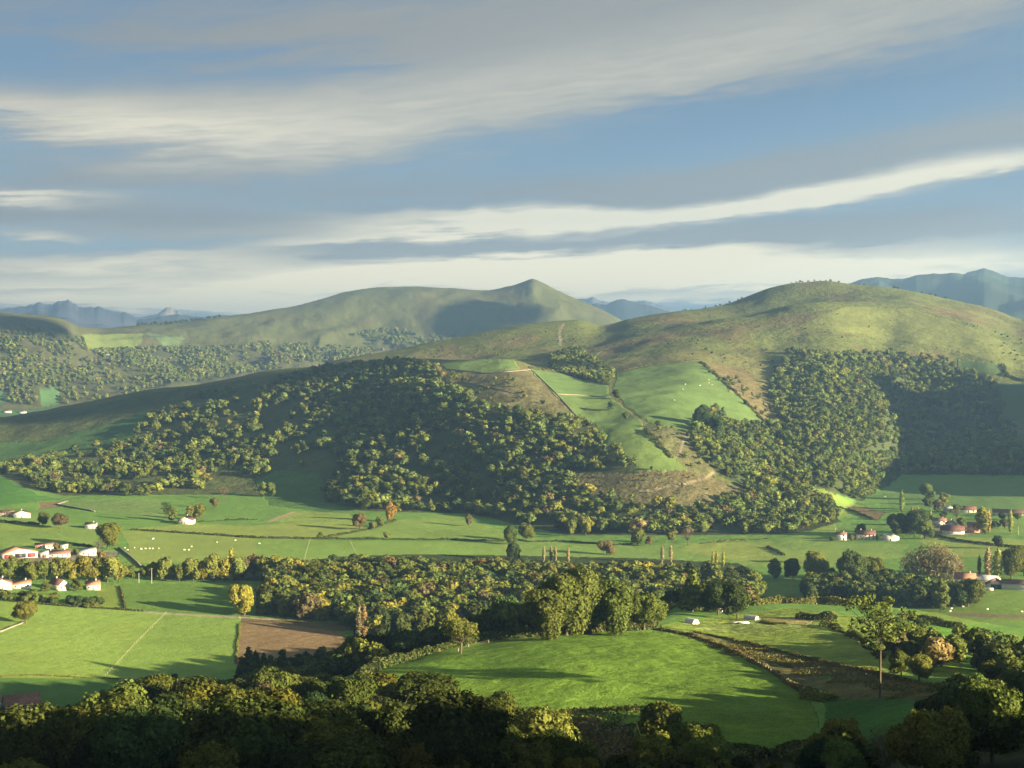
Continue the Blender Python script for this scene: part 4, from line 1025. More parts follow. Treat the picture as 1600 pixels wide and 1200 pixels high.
# ---- the trees that stand alone or in short rows: px, py of the foot, height in photo pixels, kind, tint, width, label
SOLO = [
 (382, 961, 56, 'round', 'yellow', 1.05, 'bright yellow rounded tree beside the pale lane behind the ploughed field'),
 (40, 974, 38, 'round', 'yellow green', 1.15, 'yellow green rounded tree at the left in the bright near field'),
 (168, 858, 46, 'round', 'olive green', 1.05, 'big brownish green tree standing right of the farm in the left fields'),
 (155, 862, 22, 'bare', 'brownish', 1.2, 'low bare brown tree at the foot of the big tree by the left farm'),
 (92, 826, 24, 'wide', 'brownish', 1.1, 'wide brown bushy tree left of the small white house in the left fields'),
 (67, 822, 24, 'mid', 'green', 1.0, 'small dark tree between the gabled white house and the brown bushy tree'),
 (8, 812, 20, 'bare', 'brownish', 1.3, 'bare brown tree left of the white gabled house at the left edge'),
 (261, 817, 33, 'tuft', 'dark green', 1.1, 'tall pine with a bare trunk left of the farmhouse in the left fields'),
 (270, 814, 26, 'mid', 'green', 1.0, 'round green tree directly left of the farmhouse in the left fields'),
 (310, 812, 28, 'mid', 'olive green', 1.0, 'olive tree directly right of the farmhouse in the left fields'),
 (298, 806, 18, 'mid', 'yellow green', 1.2, 'low yellow green tree behind the farmhouse in the left fields'),
 (351, 779, 20, 'bare', 'rusty', 1.3, 'small rusty bare tree at the foot of the shaded left slope'),
 (335, 794, 18, 'mid', 'brownish', 1.0, 'small brown round tree below the rusty bare tree'),
 (412, 776, 27, 'mid', 'olive green', 0.8, 'left one of two trees side by side in the shaded meadow'),
 (425, 776, 26, 'mid', 'olive green', 0.75, 'right one of two trees side by side in the shaded meadow'),
 (562, 828, 30, 'round', 'brownish', 1.0, 'brownish round tree on the field wall in the middle of the valley'),
 (609, 816, 36, 'mid', 'orange', 0.75, 'orange autumn tree on the diagonal field wall'),
 (594, 824, 20, 'mid', 'yellow green', 1.0, 'yellow green tree on the wall directly below the orange tree'),
 (581, 828, 15, 'mid', 'yellow green', 1.1, 'lowest small yellow green tree on the diagonal wall'),
 (732, 822, 22, 'mid', 'brownish', 0.85, 'lone small brown tree in the field under the wooded hill'),
 (500, 842, 13, 'mid', 'green', 1.0, 'tiny green tree on the long wall in the valley'),
 (604, 842, 12, 'mid', 'yellow green', 1.3, 'tiny yellow green bush tree below the long wall'),
 (796, 850, 32, 'round', 'green', 1.0, 'left and darker tree of a pair in the middle of the valley'),
 (822, 846, 31, 'round', 'olive green', 1.0, 'right tree of a pair in the middle of the valley'),
 (798, 875, 30, 'round', 'dark green', 1.0, 'dark tree just in front of the pair, at the edge of the valley wood'),
 (893, 840, 31, 'mid', 'yellow green', 0.7, 'pale yellow tree at the foot of the wooded hill, left of two'),
 (915, 837, 34, 'mid', 'yellow green', 0.9, 'pale yellow tree at the foot of the wooded hill, right of two'),
 (948, 866, 25, 'wide', 'brownish', 1.1, 'dark brownish tree alone in the field behind the valley wood'),
 (996, 852, 31, 'mid', 'olive green', 1.1, 'large olive tree below the brown moor patch'),
 (1015, 853, 18, 'mid', 'brownish', 0.9, 'small pale brown tree beside the large olive tree below the moor patch'),
 (1050, 848, 24, 'mid', 'yellow green', 1.0, 'yellowish tree at the foot of the hill, left of a pinkish tree'),
 (1075, 852, 28, 'bare', 'rusty', 1.0, 'pinkish bare tree at the foot of the hill below the moor patch'),
 (1210, 904, 32, 'columnar', 'olive green', 1.4, 'narrow olive tree left of the yellow domed tree behind the dark copse'),
 (1240, 905, 34, 'round', 'dark green', 1.0, 'dark green tree directly left of the yellow domed tree'),
 (1276, 908, 46, 'wide', 'yellow', 0.80, 'yellow domed tree at the left end of the dark copse'),
 (1270, 880, 22, 'mid', 'olive green', 1.2, 'olive round tree just behind the yellow domed tree'),
 (1330, 915, 55, 'wide', 'green', 0.95, 'large green tree behind the dark copse, left of the pale bare grove'),
 (1365, 912, 46, 'round', 'olive green', 1.0, 'olive green tree between the large green tree and the pale bare grove'),
 (1470, 955, 50, 'columnar', 'olive green', 1.1, 'narrow olive tree standing in front of the dark copse'),
 (1512, 948, 50, 'round', 'green', 1.1, 'rounded dark green tree at the right end of the dark copse by the open field'),
 (1560, 857, 22, 'mid', 'dark green', 1.1, 'small dark round tree above the tall poplars at the right'),
 (1535, 833, 39, 'columnar', 'yellow', 1.2, 'bright yellow tree right of the right hand farm cluster'),
 (1430, 838, 46, 'wide', 'dark green', 0.8, 'big dark green tree between the white houses and the barn'),
 (1445, 842, 34, 'round', 'yellow green', 0.9, 'yellow green tree left of the long barn at the right'),
 (1455, 842, 20, 'mid', 'green', 1.0, 'low dark tree at the foot of the yellow green tree left of the long barn'),
 (1400, 838, 38, 'round', 'dark green', 1.0, 'dark tree right of the three white houses'),
 (1418, 836, 30, 'mid', 'dark green', 1.0, 'dark round tree in the clump right of the three white houses'),
 (1450, 780, 28, 'mid', 'olive green', 1.0, 'olive tree above the right farm cluster, in the shaded meadow'),
 (1475, 788, 20, 'mid', 'yellow green', 1.1, 'small yellow green tree above the right farm cluster'),
 (1452, 796, 24, 'mid', 'green', 1.0, 'green tree behind the right farm cluster'),
 (1495, 815, 22, 'bare', 'brownish', 1.1, 'bare brown tree between the barn and the orange house'),
 (1580, 905, 48, 'round', 'green', 1.0, 'green tree at the right edge above the white walled barn'),
 (1600, 900, 50, 'round', 'olive green', 1.0, 'olive tree at the right edge above the white walled barn'),
 (963, 624, 18, 'mid', 'dark green', 1.0, 'dark round tree on the slope between the two hill fields, topmost of three'),
 (955, 641, 17, 'mid', 'green', 1.0, 'dark tree casting a long shadow on the hill field, middle of three'),
 (978, 657, 15, 'mid', 'green', 1.05, 'dark round tree at the corner of the big hill field, lowest of three'),
 (1028, 668, 12, 'mid', 'dark green', 1.1, 'tiny dark tree at the lower edge of the big hill field'),
 (1018, 735, 8, 'mid', 'dark green', 0.9, 'tiny dark tree at the bottom of the lower hill field'),
 (951, 596, 13, 'mid', 'green', 0.8, 'small crown of a bare trunked tree on the hedge between the hill fields'),
 (1103, 672, 42, 'round', 'dark green', 0.9, 'tall dark tree on the lower edge of the big hill field'),
 (1118, 684, 38, 'mid', 'dark green', 1.0, 'dark tree just right of the tall dark tree under the big hill field'),
 (1122, 960, 60, 'wide', 'dark green', 1.0, 'dark wide tree behind the white domed hut on the knoll'),
 (1152, 966, 60, 'round', 'dark green', 1.0, 'dark tree standing left of the ribbed hut on the knoll'),
 (20, 882, 16, 'mid', 'olive green', 1.2, 'low olive tree in front of the orange roofed barn'),
 (118, 868, 12, 'mid', 'green', 1.2, 'small green tree between the red roofed farm building and the pale barn'),
 (88, 860, 13, 'mid', 'brownish', 1.0, 'small brown tree behind the red roofed farm building'),
 (158, 874, 14, 'mid', 'brownish', 1.3, 'low brown tree right of the pale grey roofed barn'),
 (72, 925, 18, 'mid', 'green', 1.2, 'green tree between the bungalow and the cream gabled house'),
 (120, 924, 22, 'mid', 'olive green', 1.1, 'olive tree between the cream gabled house and the right bungalow'),
 (1330, 846, 13, 'mid', 'brownish', 1.0, 'small brown tree between the square white house and the wide cream house'),
 (1300, 846, 10, 'mid', 'green', 1.2, 'small bush like tree left of the square white house'),
 (1372, 846, 11, 'mid', 'green', 1.0, 'small green tree between the wide cream house and the low barn'),
 (1345, 836, 20, 'mid', 'dark green', 1.3, 'dark tree behind the wide cream house'),
 (1502, 824, 18, 'mid', 'olive green', 1.2, 'olive tree behind the long barn at the right'),
 (1555, 826, 14, 'mid', 'green', 1.4, 'low green tree right of the bright yellow tree'),
 (1570, 826, 16, 'mid', 'brownish', 1.2, 'low brown tree beside the lone poplar in the right edge field'),
 (1465, 800, 22, 'mid', 'brownish', 1.2, 'brown tree left of the small white house above the right cluster'),
 (1495, 803, 16, 'mid', 'green', 1.2, 'green tree in front of the dark roofed house above the right cluster'),
 (1475, 812, 14, 'mid', 'green', 1.2, 'small green tree above the white house behind the long barn'),
 (1565, 812, 12, 'mid', 'dark green', 1.5, 'low dark tree in front of the very long red roofed barn'),
 (1590, 813, 12, 'mid', 'olive green', 1.5, 'low olive tree in front of the very long red roofed barn, at its right'),
 (1520, 925, 16, 'mid', 'green', 1.2, 'low green tree in front of the orange roofed house'),
 (1408, 1056, 42, 'round', 'olive green', 1.1, 'olive tree right of the tall slender tree on the knoll'),
 (1436, 1064, 46, 'round', 'yellow green', 1.1, 'bright rounded tree, second to the right of the tall slender tree'),
 (1396, 1022, 34, 'bare', 'brownish', 1.5, 'greyish bare bush tree behind the tall slender tree on the knoll'),
 (1425, 1022, 50, 'round', 'olive green', 1.1, 'large olive tree behind the grey bare bush on the knoll'),
 (720, 1021, 60, 'open', 'yellow green', 1.15, 'lone open crowned tree with a pale trunk on the left edge of the knoll meadow'),
 (850, 997, 84, 'round', 'green', 1.2, 'green tree at the top edge of the knoll meadow, left of two large ones'),
 (885, 993, 106, 'round', 'green', 1.15, 'large green tree at the top edge of the knoll meadow'),
 (958, 990, 92, 'round', 'olive green', 1.1, 'bright olive tree at the middle of the top edge of the knoll meadow'),
 (1006, 985, 66, 'round', 'olive green', 1.2, 'small rounded tree at the right end of the row behind the knoll meadow'),
 (922, 990, 112, 'round', 'green', 1.1, 'tall dark tree in the row behind the knoll meadow'),
]
for i, (px, py, hp, key, tn, wd, lab) in enumerate(SOLO):
    x, y, d = at(px, py, 260)
    if py < 740 and 900 < px < 1150: x, y, d = at(px, py, 1300)
    plant('broadleaf_tree' if key != 'bare' else 'bare_tree', key, x, y, hp * d / F, TINT[tn], lab, 'tree', wide=wd)
def stand(name, px, d, top, key, tn, wd, lab, grp=None):
    a = px2az(px)
    x, y = d * sin(radians(a)), d * cos(radians(a))
    z = float(ground(x, y))
    return plant(name, key, x, y, zat(px, top, d) - z, TINT[tn], lab, 'tree', grp, wide=wd)
stand('conifer_tree', 1083, 640, 887, 'conifer', 'olive green', 1.35, 'tall cone shaped evergreen behind the white domed hut')
stand('conifer_tree', 386, 590, 1008, 'conifer', 'dark green', 0.9, 'tallest of the small dark firs beside the ploughed field')
for k_, (px, d_, top) in enumerate([(398, 600, 1013), (411, 605, 1018), (376, 600, 1022), (422, 600, 1020), (440, 600, 1010)]):
    stand('conifer_tree', px, d_, top, 'conifer', 'dark green', 0.9, 'small dark fir in the row beside the ploughed field', 'small firs by the ploughed field')
x, y, d = at(1375, 1090)
t_ = plant('slender_tree', 'tuft', x, y, 160 * d / F, OLV_T, 'tall slender tree with a long bare trunk standing alone on the right of the knoll', 'tree', wide=1.25, rot=0.4)
for px, d, top, wd in ((1030, 300, 1092, 0.95), (1020, 270, 1130, 1.0), (1100, 285, 1118, 0.9), (1112, 265, 1140, 1.05)):
    lab = {1030: 'tall rounded tree in front of the knoll meadow, tops lit by the sun', 1020: 'green tree just below the tall rounded one in front of the knoll meadow', 1100: 'small yellowish tree standing in the shaded lower meadow', 1112: 'rounded green tree in front of the small yellowish one at the lower meadow'}[px]
    stand('broadleaf_tree', px, d, top, 'round', 'olive green', wd, lab)
stand('broadleaf_tree', 1318, 300, 1112, 'round', 'yellow green', 1.0, 'sunlit yellow green tree top low on the right slope')
for px, d, top, lab in ((110, 230, 1140, 'leafless branching sapling in the dark wood at the lower left'), (160, 225, 1145, 'leaning leafless sapling in the dark wood at the lower left'), (1390, 230, 1120, 'leafless pale sapling in the dark right foreground'), (1480, 235, 1130, 'leafless pale sapling nearer the right edge of the dark foreground')):
    stand('bare_tree', px, d, top, 'bare', 'brownish', 0.8, lab)
# rows and groups
for px, py, hp in ((15, 906, 34), (52, 908, 32), (70, 908, 38), (95, 908, 42), (112, 909, 40), (135, 909, 46), (152, 909, 44), (168, 910, 46), (186, 910, 34), (35, 905, 36), (0, 905, 34)):
    x, y, d = at(px, py, 600)
    plant('broadleaf_tree', 'mid', x, y, hp * d / F, YGR_T if px > 80 else OLV_T, 'yellow green tree in the row between the left farm and the lower houses' if px > 80 else 'olive tree in the row between the left farm and the lower houses', 'tree', 'row of trees between the farm and the lower houses', wide=1.0)
for px, py, hp, tn in ((204, 905, 25, 'green'), (258, 908, 42, 'yellow green'), (280, 910, 30, 'green'), (302, 909, 43, 'yellow green'), (318, 909, 38, 'yellow green'), (334, 909, 50, 'yellow green'), (350, 909, 44, 'yellow'), (366, 909, 46, 'yellow green'), (380, 905, 40, 'brownish'), (396, 903, 40, 'brownish'), (412, 905, 40, 'yellow green'), (430, 906, 42, 'yellow'), (446, 905, 40, 'yellow green'), (225, 905, 24, 'green'), (240, 906, 30, 'olive green')):
    x, y, d = at(px, py, 600)
    plant('broadleaf_tree', 'mid', x, y, hp * d / F, TINT[tn], tn + ' tree in the row behind the shaded field beside the lane', 'tree', 'row of trees behind the shaded field', wide=0.85)
POP = [(1409, 799, 34, 'the tallest', 'above the big dark tree at the right'), ]
def poplars(L, lab, grp, key='poplar', tn='yellow green', wd=1.0, name='poplar_tree'):
    for px, py, hp in L:
        x, y, d = at(px, py, 600)
        plant(name, key, x, y, hp * d / F, tuple(1.5 * c_ for c_ in TINT[tn]) if key == 'poplar' else TINT[tn], lab, 'tree', grp, wide=wd)
poplars([(1409, 801, 36)], 'tallest narrow poplar above the dark clump at the right', None, tn='olive green')
poplars([(1425, 812, 22), (1435, 813, 22)], 'short narrow poplar behind the dark clump at the right', 'short poplars behind the dark clump', tn='pale bare')
poplars([(1454, 832, 36)], 'narrow poplar directly left of the long barn', None, tn='yellow green')
poplars([(1545, 832, 36)], 'narrow pale poplar beside the bright yellow tree', None, tn='pale bare')
poplars([(1579, 834, 38)], 'narrow poplar alone in the field at the right edge', None, tn='yellow green')
poplars([(1544, 905, 50)], 'tall pale brown poplar behind the white walled barn', None, tn='pale bare', wd=1.2)
poplars([(1559, 905, 48)], 'tall yellow green poplar behind the white walled barn', None, tn='yellow green', wd=1.5)
poplars([(1530, 898, 30)], 'short thin poplar left of the tall pale brown one', None, tn='brownish')
poplars([(850, 878, 26), (861, 878, 27), (868, 878, 26), (888, 880, 26)], 'pale narrow poplar in the left row at the back of the valley wood', 'left row of poplars behind the valley wood', tn='pale bare')
poplars([(1035, 880, 30), (1048, 880, 30)], 'pale narrow poplar of a pair at the back of the valley wood', 'pair of poplars behind the valley wood', tn='pale bare')
poplars([(1114, 886, 26), (1120, 886, 26), (1130, 886, 26)], 'yellow narrow poplar in the right row behind the valley wood', 'right row of poplars behind the valley wood', tn='yellow')
poplars([(362, 905, 50)], 'tall narrow poplar in the row behind the shaded field', None, tn='yellow green')
for px, wd in ((561, 1.0), (568, 1.0)): stand('poplar_tree', px, 905, 943, 'poplar', 'pale bare', wd, 'pinkish narrow poplar of a close pair in front of the valley wood', 'pair of pinkish poplars')
stand('poplar_tree', 585, 915, 944, 'poplar', 'pale bare', 1.0, 'single pinkish poplar right of the close pair in front of the valley wood')
poplars([(1415, 905, 40), (1424, 906, 46), (1434, 908, 52), (1443, 908, 56), (1452, 908, 58), (1461, 908, 59), (1470, 908, 58), (1480, 908, 54), (1490, 908, 46), (1500, 906, 38)], 'pale almost leafless tree in the grove behind the dark copse', 'pale leafless grove', key='pale', tn='pale bare', wd=1.0, name='bare_tree')
# dark shrubs in front of the lower houses, hedges of bramble on the knoll
for i in range(46):
    px = RNG.uniform(-20, 152); py = np.interp(px, [-20, 0, 150], [930, 932, 946]) + RNG.uniform(-4, 5)
    x, y, d = at(px, py, 600)
    plant('shrub', 'shrub', x, y, RNG.uniform(3.5, 6.5), TINT[pick([('dark green', 3), ('green', 3), ('olive green', 2)])], 'leafy shrub in the thicket in front of the lower left houses', 'shrub', 'thicket in front of the lower left houses', wide=1.1)
def shrubs_unused(pts, n, h0, h1, mix, lab, grp, spread=3.0, dmin=150, wd=1.0):
    Q = wline(pts, dmin)
    L_ = np.concatenate([[0], np.cumsum(np.hypot(*np.diff(Q, axis=0).T))])
    for i in range(n):
        s = RNG.uniform(0, L_[-1])
        x = np.interp(s, L_, Q[:, 0]) + RNG.normal(0, spread); y = np.interp(s, L_, Q[:, 1]) + RNG.normal(0, spread)
        plant('shrub', 'shrub', x, y, RNG.uniform(h0, h1), TINT[pick(mix)], lab, 'shrub', grp, wide=wd * RNG.uniform(0.8, 1.3))
def hedge(name, pts, h, w_, mixs, label, cat, dmin=150, dens=1.0, size=0.3, gaps=0.0, sd=1):
    """a hedge or bramble bank as one growing line: leafy cards over the ground along a surveyed line"""
    rng = np.random.default_rng(sd)
    Q = wline(pts, dmin)
    seg = np.hypot(*np.diff(Q, axis=0).T); L_ = np.concatenate([[0], np.cumsum(seg)])
    n = int(L_[-1] * (w_ + 2 * h) / (size * size) * 0.9 * dens)
    n = min(n, 16000)
    s = rng.uniform(0, L_[-1], n)
    hv = 0.55 + 0.75 * vnoise(s / (h * 1.7 + 1.0), s * 0, sd) ** 1.0
    hv *= np.where(vnoise(s / (h * 4 + 6), s * 0 + 5, sd) < gaps, 0.3, 1.0)
    th = rng.uniform(-pi / 2, pi / 2, n)
    tx = np.interp(s, L_, np.append(np.diff(Q[:, 0]) / seg, 0)); ty = np.interp(s, L_, np.append(np.diff(Q[:, 1]) / seg, 0))
    nl = np.hypot(tx, ty) + 1e-9; tx /= nl; ty /= nl
    wob = (vnoise(s / 9.0, s * 0 + 3, sd + 2) - 0.5) * w_ * 0.8
    off = np.sin(th) * w_ * 0.5 * (0.6 + 0.6 * hv) * rng.uniform(0.75, 1.05, n) + wob
    x = np.interp(s, L_, Q[:, 0]) - ty * off; y = np.interp(s, L_, Q[:, 1]) + tx * off
    z = ground(x, y) + np.cos(th) * h * hv * rng.uniform(0.8, 1.05, n)
    nr = np.stack([-ty * np.sin(th), tx * np.sin(th), np.cos(th)], 1)
    v, q = cards(rng, np.stack([x, y, z], 1), nr, size, 0.6)
    tn = np.array([TINT[m_] for m_, _ in mixs]); pw = np.array([w2_ for _, w2_ in mixs], float)
    ci = rng.choice(len(mixs), n, p=pw / pw.sum())
    cc = np.concatenate([tn[ci] * rng.uniform(0.75, 1.25, (n, 1)), np.ones((n, 1))], 1)
    o = mesh_np(name, v, q, mats=(LEAFA,), attr={'tint': np.repeat(cc, 4, 0)})
    tag(o, label, cat)
    return o
BRM = [('brownish', 4), ('rusty', 1.5), ('olive green', 2)]
HM = [('dark green', 5), ('green', 1), ('brownish', 1)]
hedge('bramble_bank', [(1030, 984), (1080, 994), (1130, 1012), (1200, 1046), (1264, 1086)], 1.1, 2.2, BRM, 'brown bramble bank along the right edge of the knoll meadow', 'hedge', sd=2)
hedge('bramble_bank', [(1085, 988), (1150, 1002), (1230, 1022), (1300, 1038), (1370, 1054), (1490, 1080)], 0.9, 1.7, BRM, 'brown bramble bank running up the rough pasture beyond the knoll meadow', 'hedge', sd=3)
hedge('bracken_patch', [(1130, 1008), (1220, 1032), (1330, 1060), (1450, 1084)], 0.6, 12, BRM, 'broad strip of low brown bracken between the two bramble banks', 'bracken', dens=0.45, sd=4, size=0.28)
hedge('hedge', [(556, 1060), (590, 1046), (650, 1028), (730, 1006), (800, 997), (860, 993)], 3.2, 3.6, HM, 'low dark hedge on the left rim of the knoll meadow', 'hedge', sd=5, size=0.4)
hedge('hedge', [(860, 993), (950, 986), (1032, 983)], 2.8, 3.2, [('brownish', 2), ('dark green', 4)], 'low brown hedge on the top rim of the knoll meadow', 'hedge', sd=6, size=0.35)
hedge('bush_clump', [(1250, 966), (1305, 972)], 3.6, 6, [('dark green', 3), ('brownish', 2)], 'long dark bush clump in the middle of the upper pasture', 'bushes', sd=7, size=0.4)
hedge('bush_clump', [(1262, 1088), (1304, 1094)], 3.0, 5, [('olive green', 3), ('yellow green', 1)], 'olive bushes at the lower corner of the knoll meadow', 'bushes', sd=8, size=0.35)
hedge('hedge', [(1175, 946), (1220, 942), (1290, 944), (1330, 948)], 3.4, 5, [('olive green', 3), ('brownish', 2), ('yellow green', 1)], 'olive bushy hedge on the far rim of the upper pasture', 'hedge', sd=9, size=0.45)
hedge('hedge', [(1290, 978), (1325, 990), (1352, 1008), (1378, 1030)], 2.0, 3, [('brownish', 2), ('dark green', 2), ('olive green', 1)], 'dark hedge running down the bank right of the upper pasture', 'hedge', sd=10, size=0.35, gaps=0.3)
hedge('bush_clump', [(1196, 972), (1225, 976)], 0.9, 5, [('brownish', 2), ('olive green', 2)], 'low rough bushes in the left of the upper pasture', 'bushes', sd=11)
hedge('hedge', [(1009, 672), (1025, 690), (1050, 716)], 3.0, 5, [('green', 2), ('brownish', 2)], 'hedge down the right side of the lowest hill field', 'hedge', 1300, sd=12, size=0.9)
hedge('hedge', [(827, 575), (870, 581), (950, 602)], 3.0, 4, [('green', 2), ('brownish', 2)], 'hedge along the top of the narrow hill fields', 'hedge', 1300, sd=13, size=0.9)
hedge('hedge', [(963, 581), (1020, 569), (1090, 562)], 1.6, 3, [('brownish', 3), ('green', 1)], 'brown hedge along the top of the big hill field', 'hedge', 1300, sd=14, size=0.8)
hedge('hedge', [(1096, 566), (1130, 596), (1165, 628), (1198, 663)], 3.0, 5, [('green', 2), ('brownish', 2)], 'bushy hedge down the right side of the big hill field', 'hedge', 1300, sd=15, size=0.9, gaps=0.4)
hedge('hedge', [(205, 828), (300, 834), (400, 841), (560, 843), (700, 844), (790, 846)], 1.8, 3, HM, 'long dark hedge crossing the middle of the valley floor', 'hedge', 700, sd=16, size=0.6)
hedge('hedge', [(505, 841), (575, 828), (618, 813)], 1.8, 3, HM, 'diagonal dark hedge below the orange tree', 'hedge', 700, sd=17, size=0.6)
hedge('hedge', [(312, 816), (360, 813), (402, 812)], 1.8, 3, HM, 'short hedge right of the farmhouse in the left fields', 'hedge', 700, sd=18, size=0.6, gaps=0.3)
hedge('hedge', [(-20, 816), (0, 816), (30, 818), (62, 820)], 2.2, 3, HM, 'dark hedge below the white gabled house at the left edge', 'hedge', 700, sd=19, size=0.6)
hedge('hedge', [(90, 854), (130, 852), (150, 858)], 2.0, 3, HM, 'dark hedge behind the sheds of the left farm', 'hedge', 700, sd=20, size=0.6)
hedge('hedge', [(1462, 837), (1500, 846), (1600, 857), (1640, 860)], 2.0, 3, HM, 'dark hedge below the right hand farm cluster', 'hedge', 700, sd=21, size=0.6)
hedge('hedge', [(1200, 855), (1226, 868)], 1.6, 3, HM, 'short dark hedge in the field left of the domed yellow tree', 'hedge', 700, sd=22, size=0.6)
hedge('hedge', [(800, 843), (830, 847), (880, 846), (960, 852), (1000, 850)], 1.6, 3, HM, 'hedge below the wooded hill in the middle of the valley', 'hedge', 700, sd=23, size=0.6, gaps=0.3)
hedge('hedge', [(1095, 850), (1140, 845), (1200, 842)], 1.6, 3, [('brownish', 3), ('olive green', 1)], 'brown hedge at the foot of the hill right of the pinkish tree', 'hedge', 700, sd=24, size=0.6, gaps=0.2)
hedge('hedge', [(1296, 790), (1330, 798), (1365, 812)], 2.0, 3, HM, 'hedge across the narrow lit field behind the three white houses', 'hedge', 1000, sd=25, size=0.7)
hedge('hedge', [(-20, 936), (60, 944), (140, 950), (225, 955)], 1.4, 2, HM, 'low hedge on the upper edge of the bright near field', 'hedge', 600, sd=26, size=0.4)
hedge('hedge', [(187, 917), (191, 932), (197, 953)], 1.2, 1.6, [('green', 2), ('brownish', 1)], 'low hedge on the left of the shaded field beside the lane', 'hedge', 600, sd=27, size=0.4)
hedge('hedge', [(376, 975), (372, 1000), (369, 1038)], 0.7, 1.2, [('yellow green', 2), ('olive green', 1)], 'grassy strip hedge between the bright field and the ploughed field', 'hedge', 600, sd=28, size=0.3)
hedge('hedge', [(0, 1057), (60, 1055), (130, 1059), (192, 1061)], 0.7, 1.4, [('yellow green', 2), ('brownish', 1)], 'low grassy hedge on the lower edge of the bright near field', 'hedge', 600, sd=29, size=0.3)
hedge('hedge', [(1405, 968), (1440, 970), (1500, 985)], 3.5, 5, [('olive green', 3), ('brownish', 2)], 'olive hedge at the top of the slope on the right', 'hedge', 300, sd=30, size=0.45)
hedge('bush_clump', [(1190, 940), (1240, 938)], 3, 5, [('brownish', 2), ('olive green', 2)], 'brownish bushes below the small lit field behind the upper pasture', 'bushes', 500, sd=31, size=0.45)
hedge('bracken_patch', [(850, 1122), (900, 1140), (960, 1160), (1010, 1176)], 1.6, 26, [('brownish', 3), ('dark green', 3), ('olive green', 1)], 'dark tangle of bracken and scrub below the knoll meadow', 'bracken', 200, sd=41, size=0.35, dens=0.5)
hedge('bush_clump', [(1000, 1172), (1100, 1184), (1200, 1188), (1262, 1172)], 3.0, 9, [('dark green', 4), ('brownish', 1)], 'dark bushes along the bottom edge of the knoll meadow', 'bushes', 200, sd=42, size=0.35, dens=0.8)
hedge('hedge', [(130, 545), (133, 538), (128, 526)], 4, 8, HM, 'dark hedge on the left of the pale far field', 'hedge', 4300, sd=33, size=2.0)
hedge('hedge', [(1565, 570), (1574, 588), (1600, 596)], 4, 6, HM, 'dark hedge right of the small field above the ravine', 'hedge', 1500, sd=34, size=1.2)

# ---- the largest three hundred stand as individuals, the rest is woodland
vis = []
for i, T in enumerate(TREES):
    x, y, z, h, wd, rg, tn, tc_ = T
    d = math.hypot(x, y)
    ppx_ = project(x, y, z)[0]
    vis.append(h / d if (d < 1600 and -25 < ppx_ < 1625 and visible(x, y, z + h * 0.9)) else 0)
order = np.argsort(-np.array(vis))
n_solo = sum(1 for o in C.objects if o.type == 'EMPTY' and o.name.startswith('broadleaf_tree'))
quota = 298 - n_solo
# a tree only counts as showing when it is not buried behind nearer crowns
chosen, buf = [], {}
for i in order:
    if vis[i] <= 0 or len(chosen) >= quota: break
    chosen.append(int(i))
chosen = set(chosen)
RLAB = {'near_wood': ('in the dark wood on the near slope', 'trees of the near wood'), 'right_wood': ('in the wood at the lower right corner', 'trees of the lower right wood'),
        'right_slope': ('on the sunlit slope at the right', 'trees of the right slope'), 'knoll_wood': ('in the wood behind the knoll meadow', 'trees of the wood behind the knoll'),
        'valley_wood': ('in the wood across the valley floor', 'trees of the valley wood'), 'dark_copse': ('in the dark copse before the right barns', 'trees of the dark copse')}
RSPAN, RMID = {}, {}
for rg in RLAB:
    pp = [project(TREES[i][0], TREES[i][1], TREES[i][2])[0] for i in chosen if TREES[i][5] == rg]
    dd_ = [math.hypot(TREES[i][0], TREES[i][1]) for i in chosen if TREES[i][5] == rg]
    if pp: RSPAN[rg] = (min(pp), max(pp) + 1); RMID[rg] = (min(dd_) + (max(dd_) - min(dd_)) * 0.34, min(dd_) + (max(dd_) - min(dd_)) * 0.67)
for i in sorted(chosen):
    x, y, z, h, wd, rg, tn, tc_ = TREES[i]
    d = math.hypot(x, y)
    a, g = RLAB[rg]
    ppx, ppy = project(x, y, z + h)
    lo, hi_ = RSPAN[rg]; f_ = (ppx - lo) / (hi_ - lo)
    where = 'left end' if f_ < 0.2 else 'left half' if f_ < 0.45 else 'middle' if f_ < 0.6 else 'right half' if f_ < 0.82 else 'right end'
    rowd = RMID[rg]
    depth_ = 'front rows' if d < rowd[0] else 'rear rows' if d > rowd[1] else 'inner rows'
    wide_ = 'broad ' if wd > 1.12 else ''
    a = f'{a}, {where}, {depth_}'; g = f'{g}, {where}, {depth_}'
    key = ('round' if RNG.random() < 0.75 else 'wide') if d < 650 else 'mid'
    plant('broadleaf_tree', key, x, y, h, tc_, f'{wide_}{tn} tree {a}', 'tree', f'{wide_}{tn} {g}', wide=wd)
def merge(name, L, protos, label_kind='stuff'):
    V_, Q_, T_, A_c = [], [], [], []
    off = 0
    for (x, y, z, h, wd, rg, tn, tc_) in L:
        v, q, tr = protos[int(RNG.integers(len(protos)))]
        a = RNG.uniform(0, 2 * pi); ca, sa = cos(a) * h * wd, sin(a) * h * wd
        vv = np.stack([v[:, 0] * ca - v[:, 1] * sa + x, v[:, 0] * sa + v[:, 1] * ca + y, v[:, 2] * h + z - 0.04 * h], 1)
        V_.append(vv.astype(np.float32)); Q_.append(q + off); T_.append(tr + off)
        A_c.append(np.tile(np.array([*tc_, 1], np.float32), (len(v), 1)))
        off += len(v)
    if not V_: return
    o = mesh_np(name, np.concatenate(V_), np.concatenate(Q_), np.concatenate(T_), mats=(LEAFA,), attr={'tint': np.concatenate(A_c)})
    tag(o, kind='stuff')
rest = [T for i, T in enumerate(TREES) if i not in chosen]
merge('near_woodland', [T for T in rest if math.hypot(T[0], T[1]) < 1400 and not T[5].startswith('hill')], MIDS)
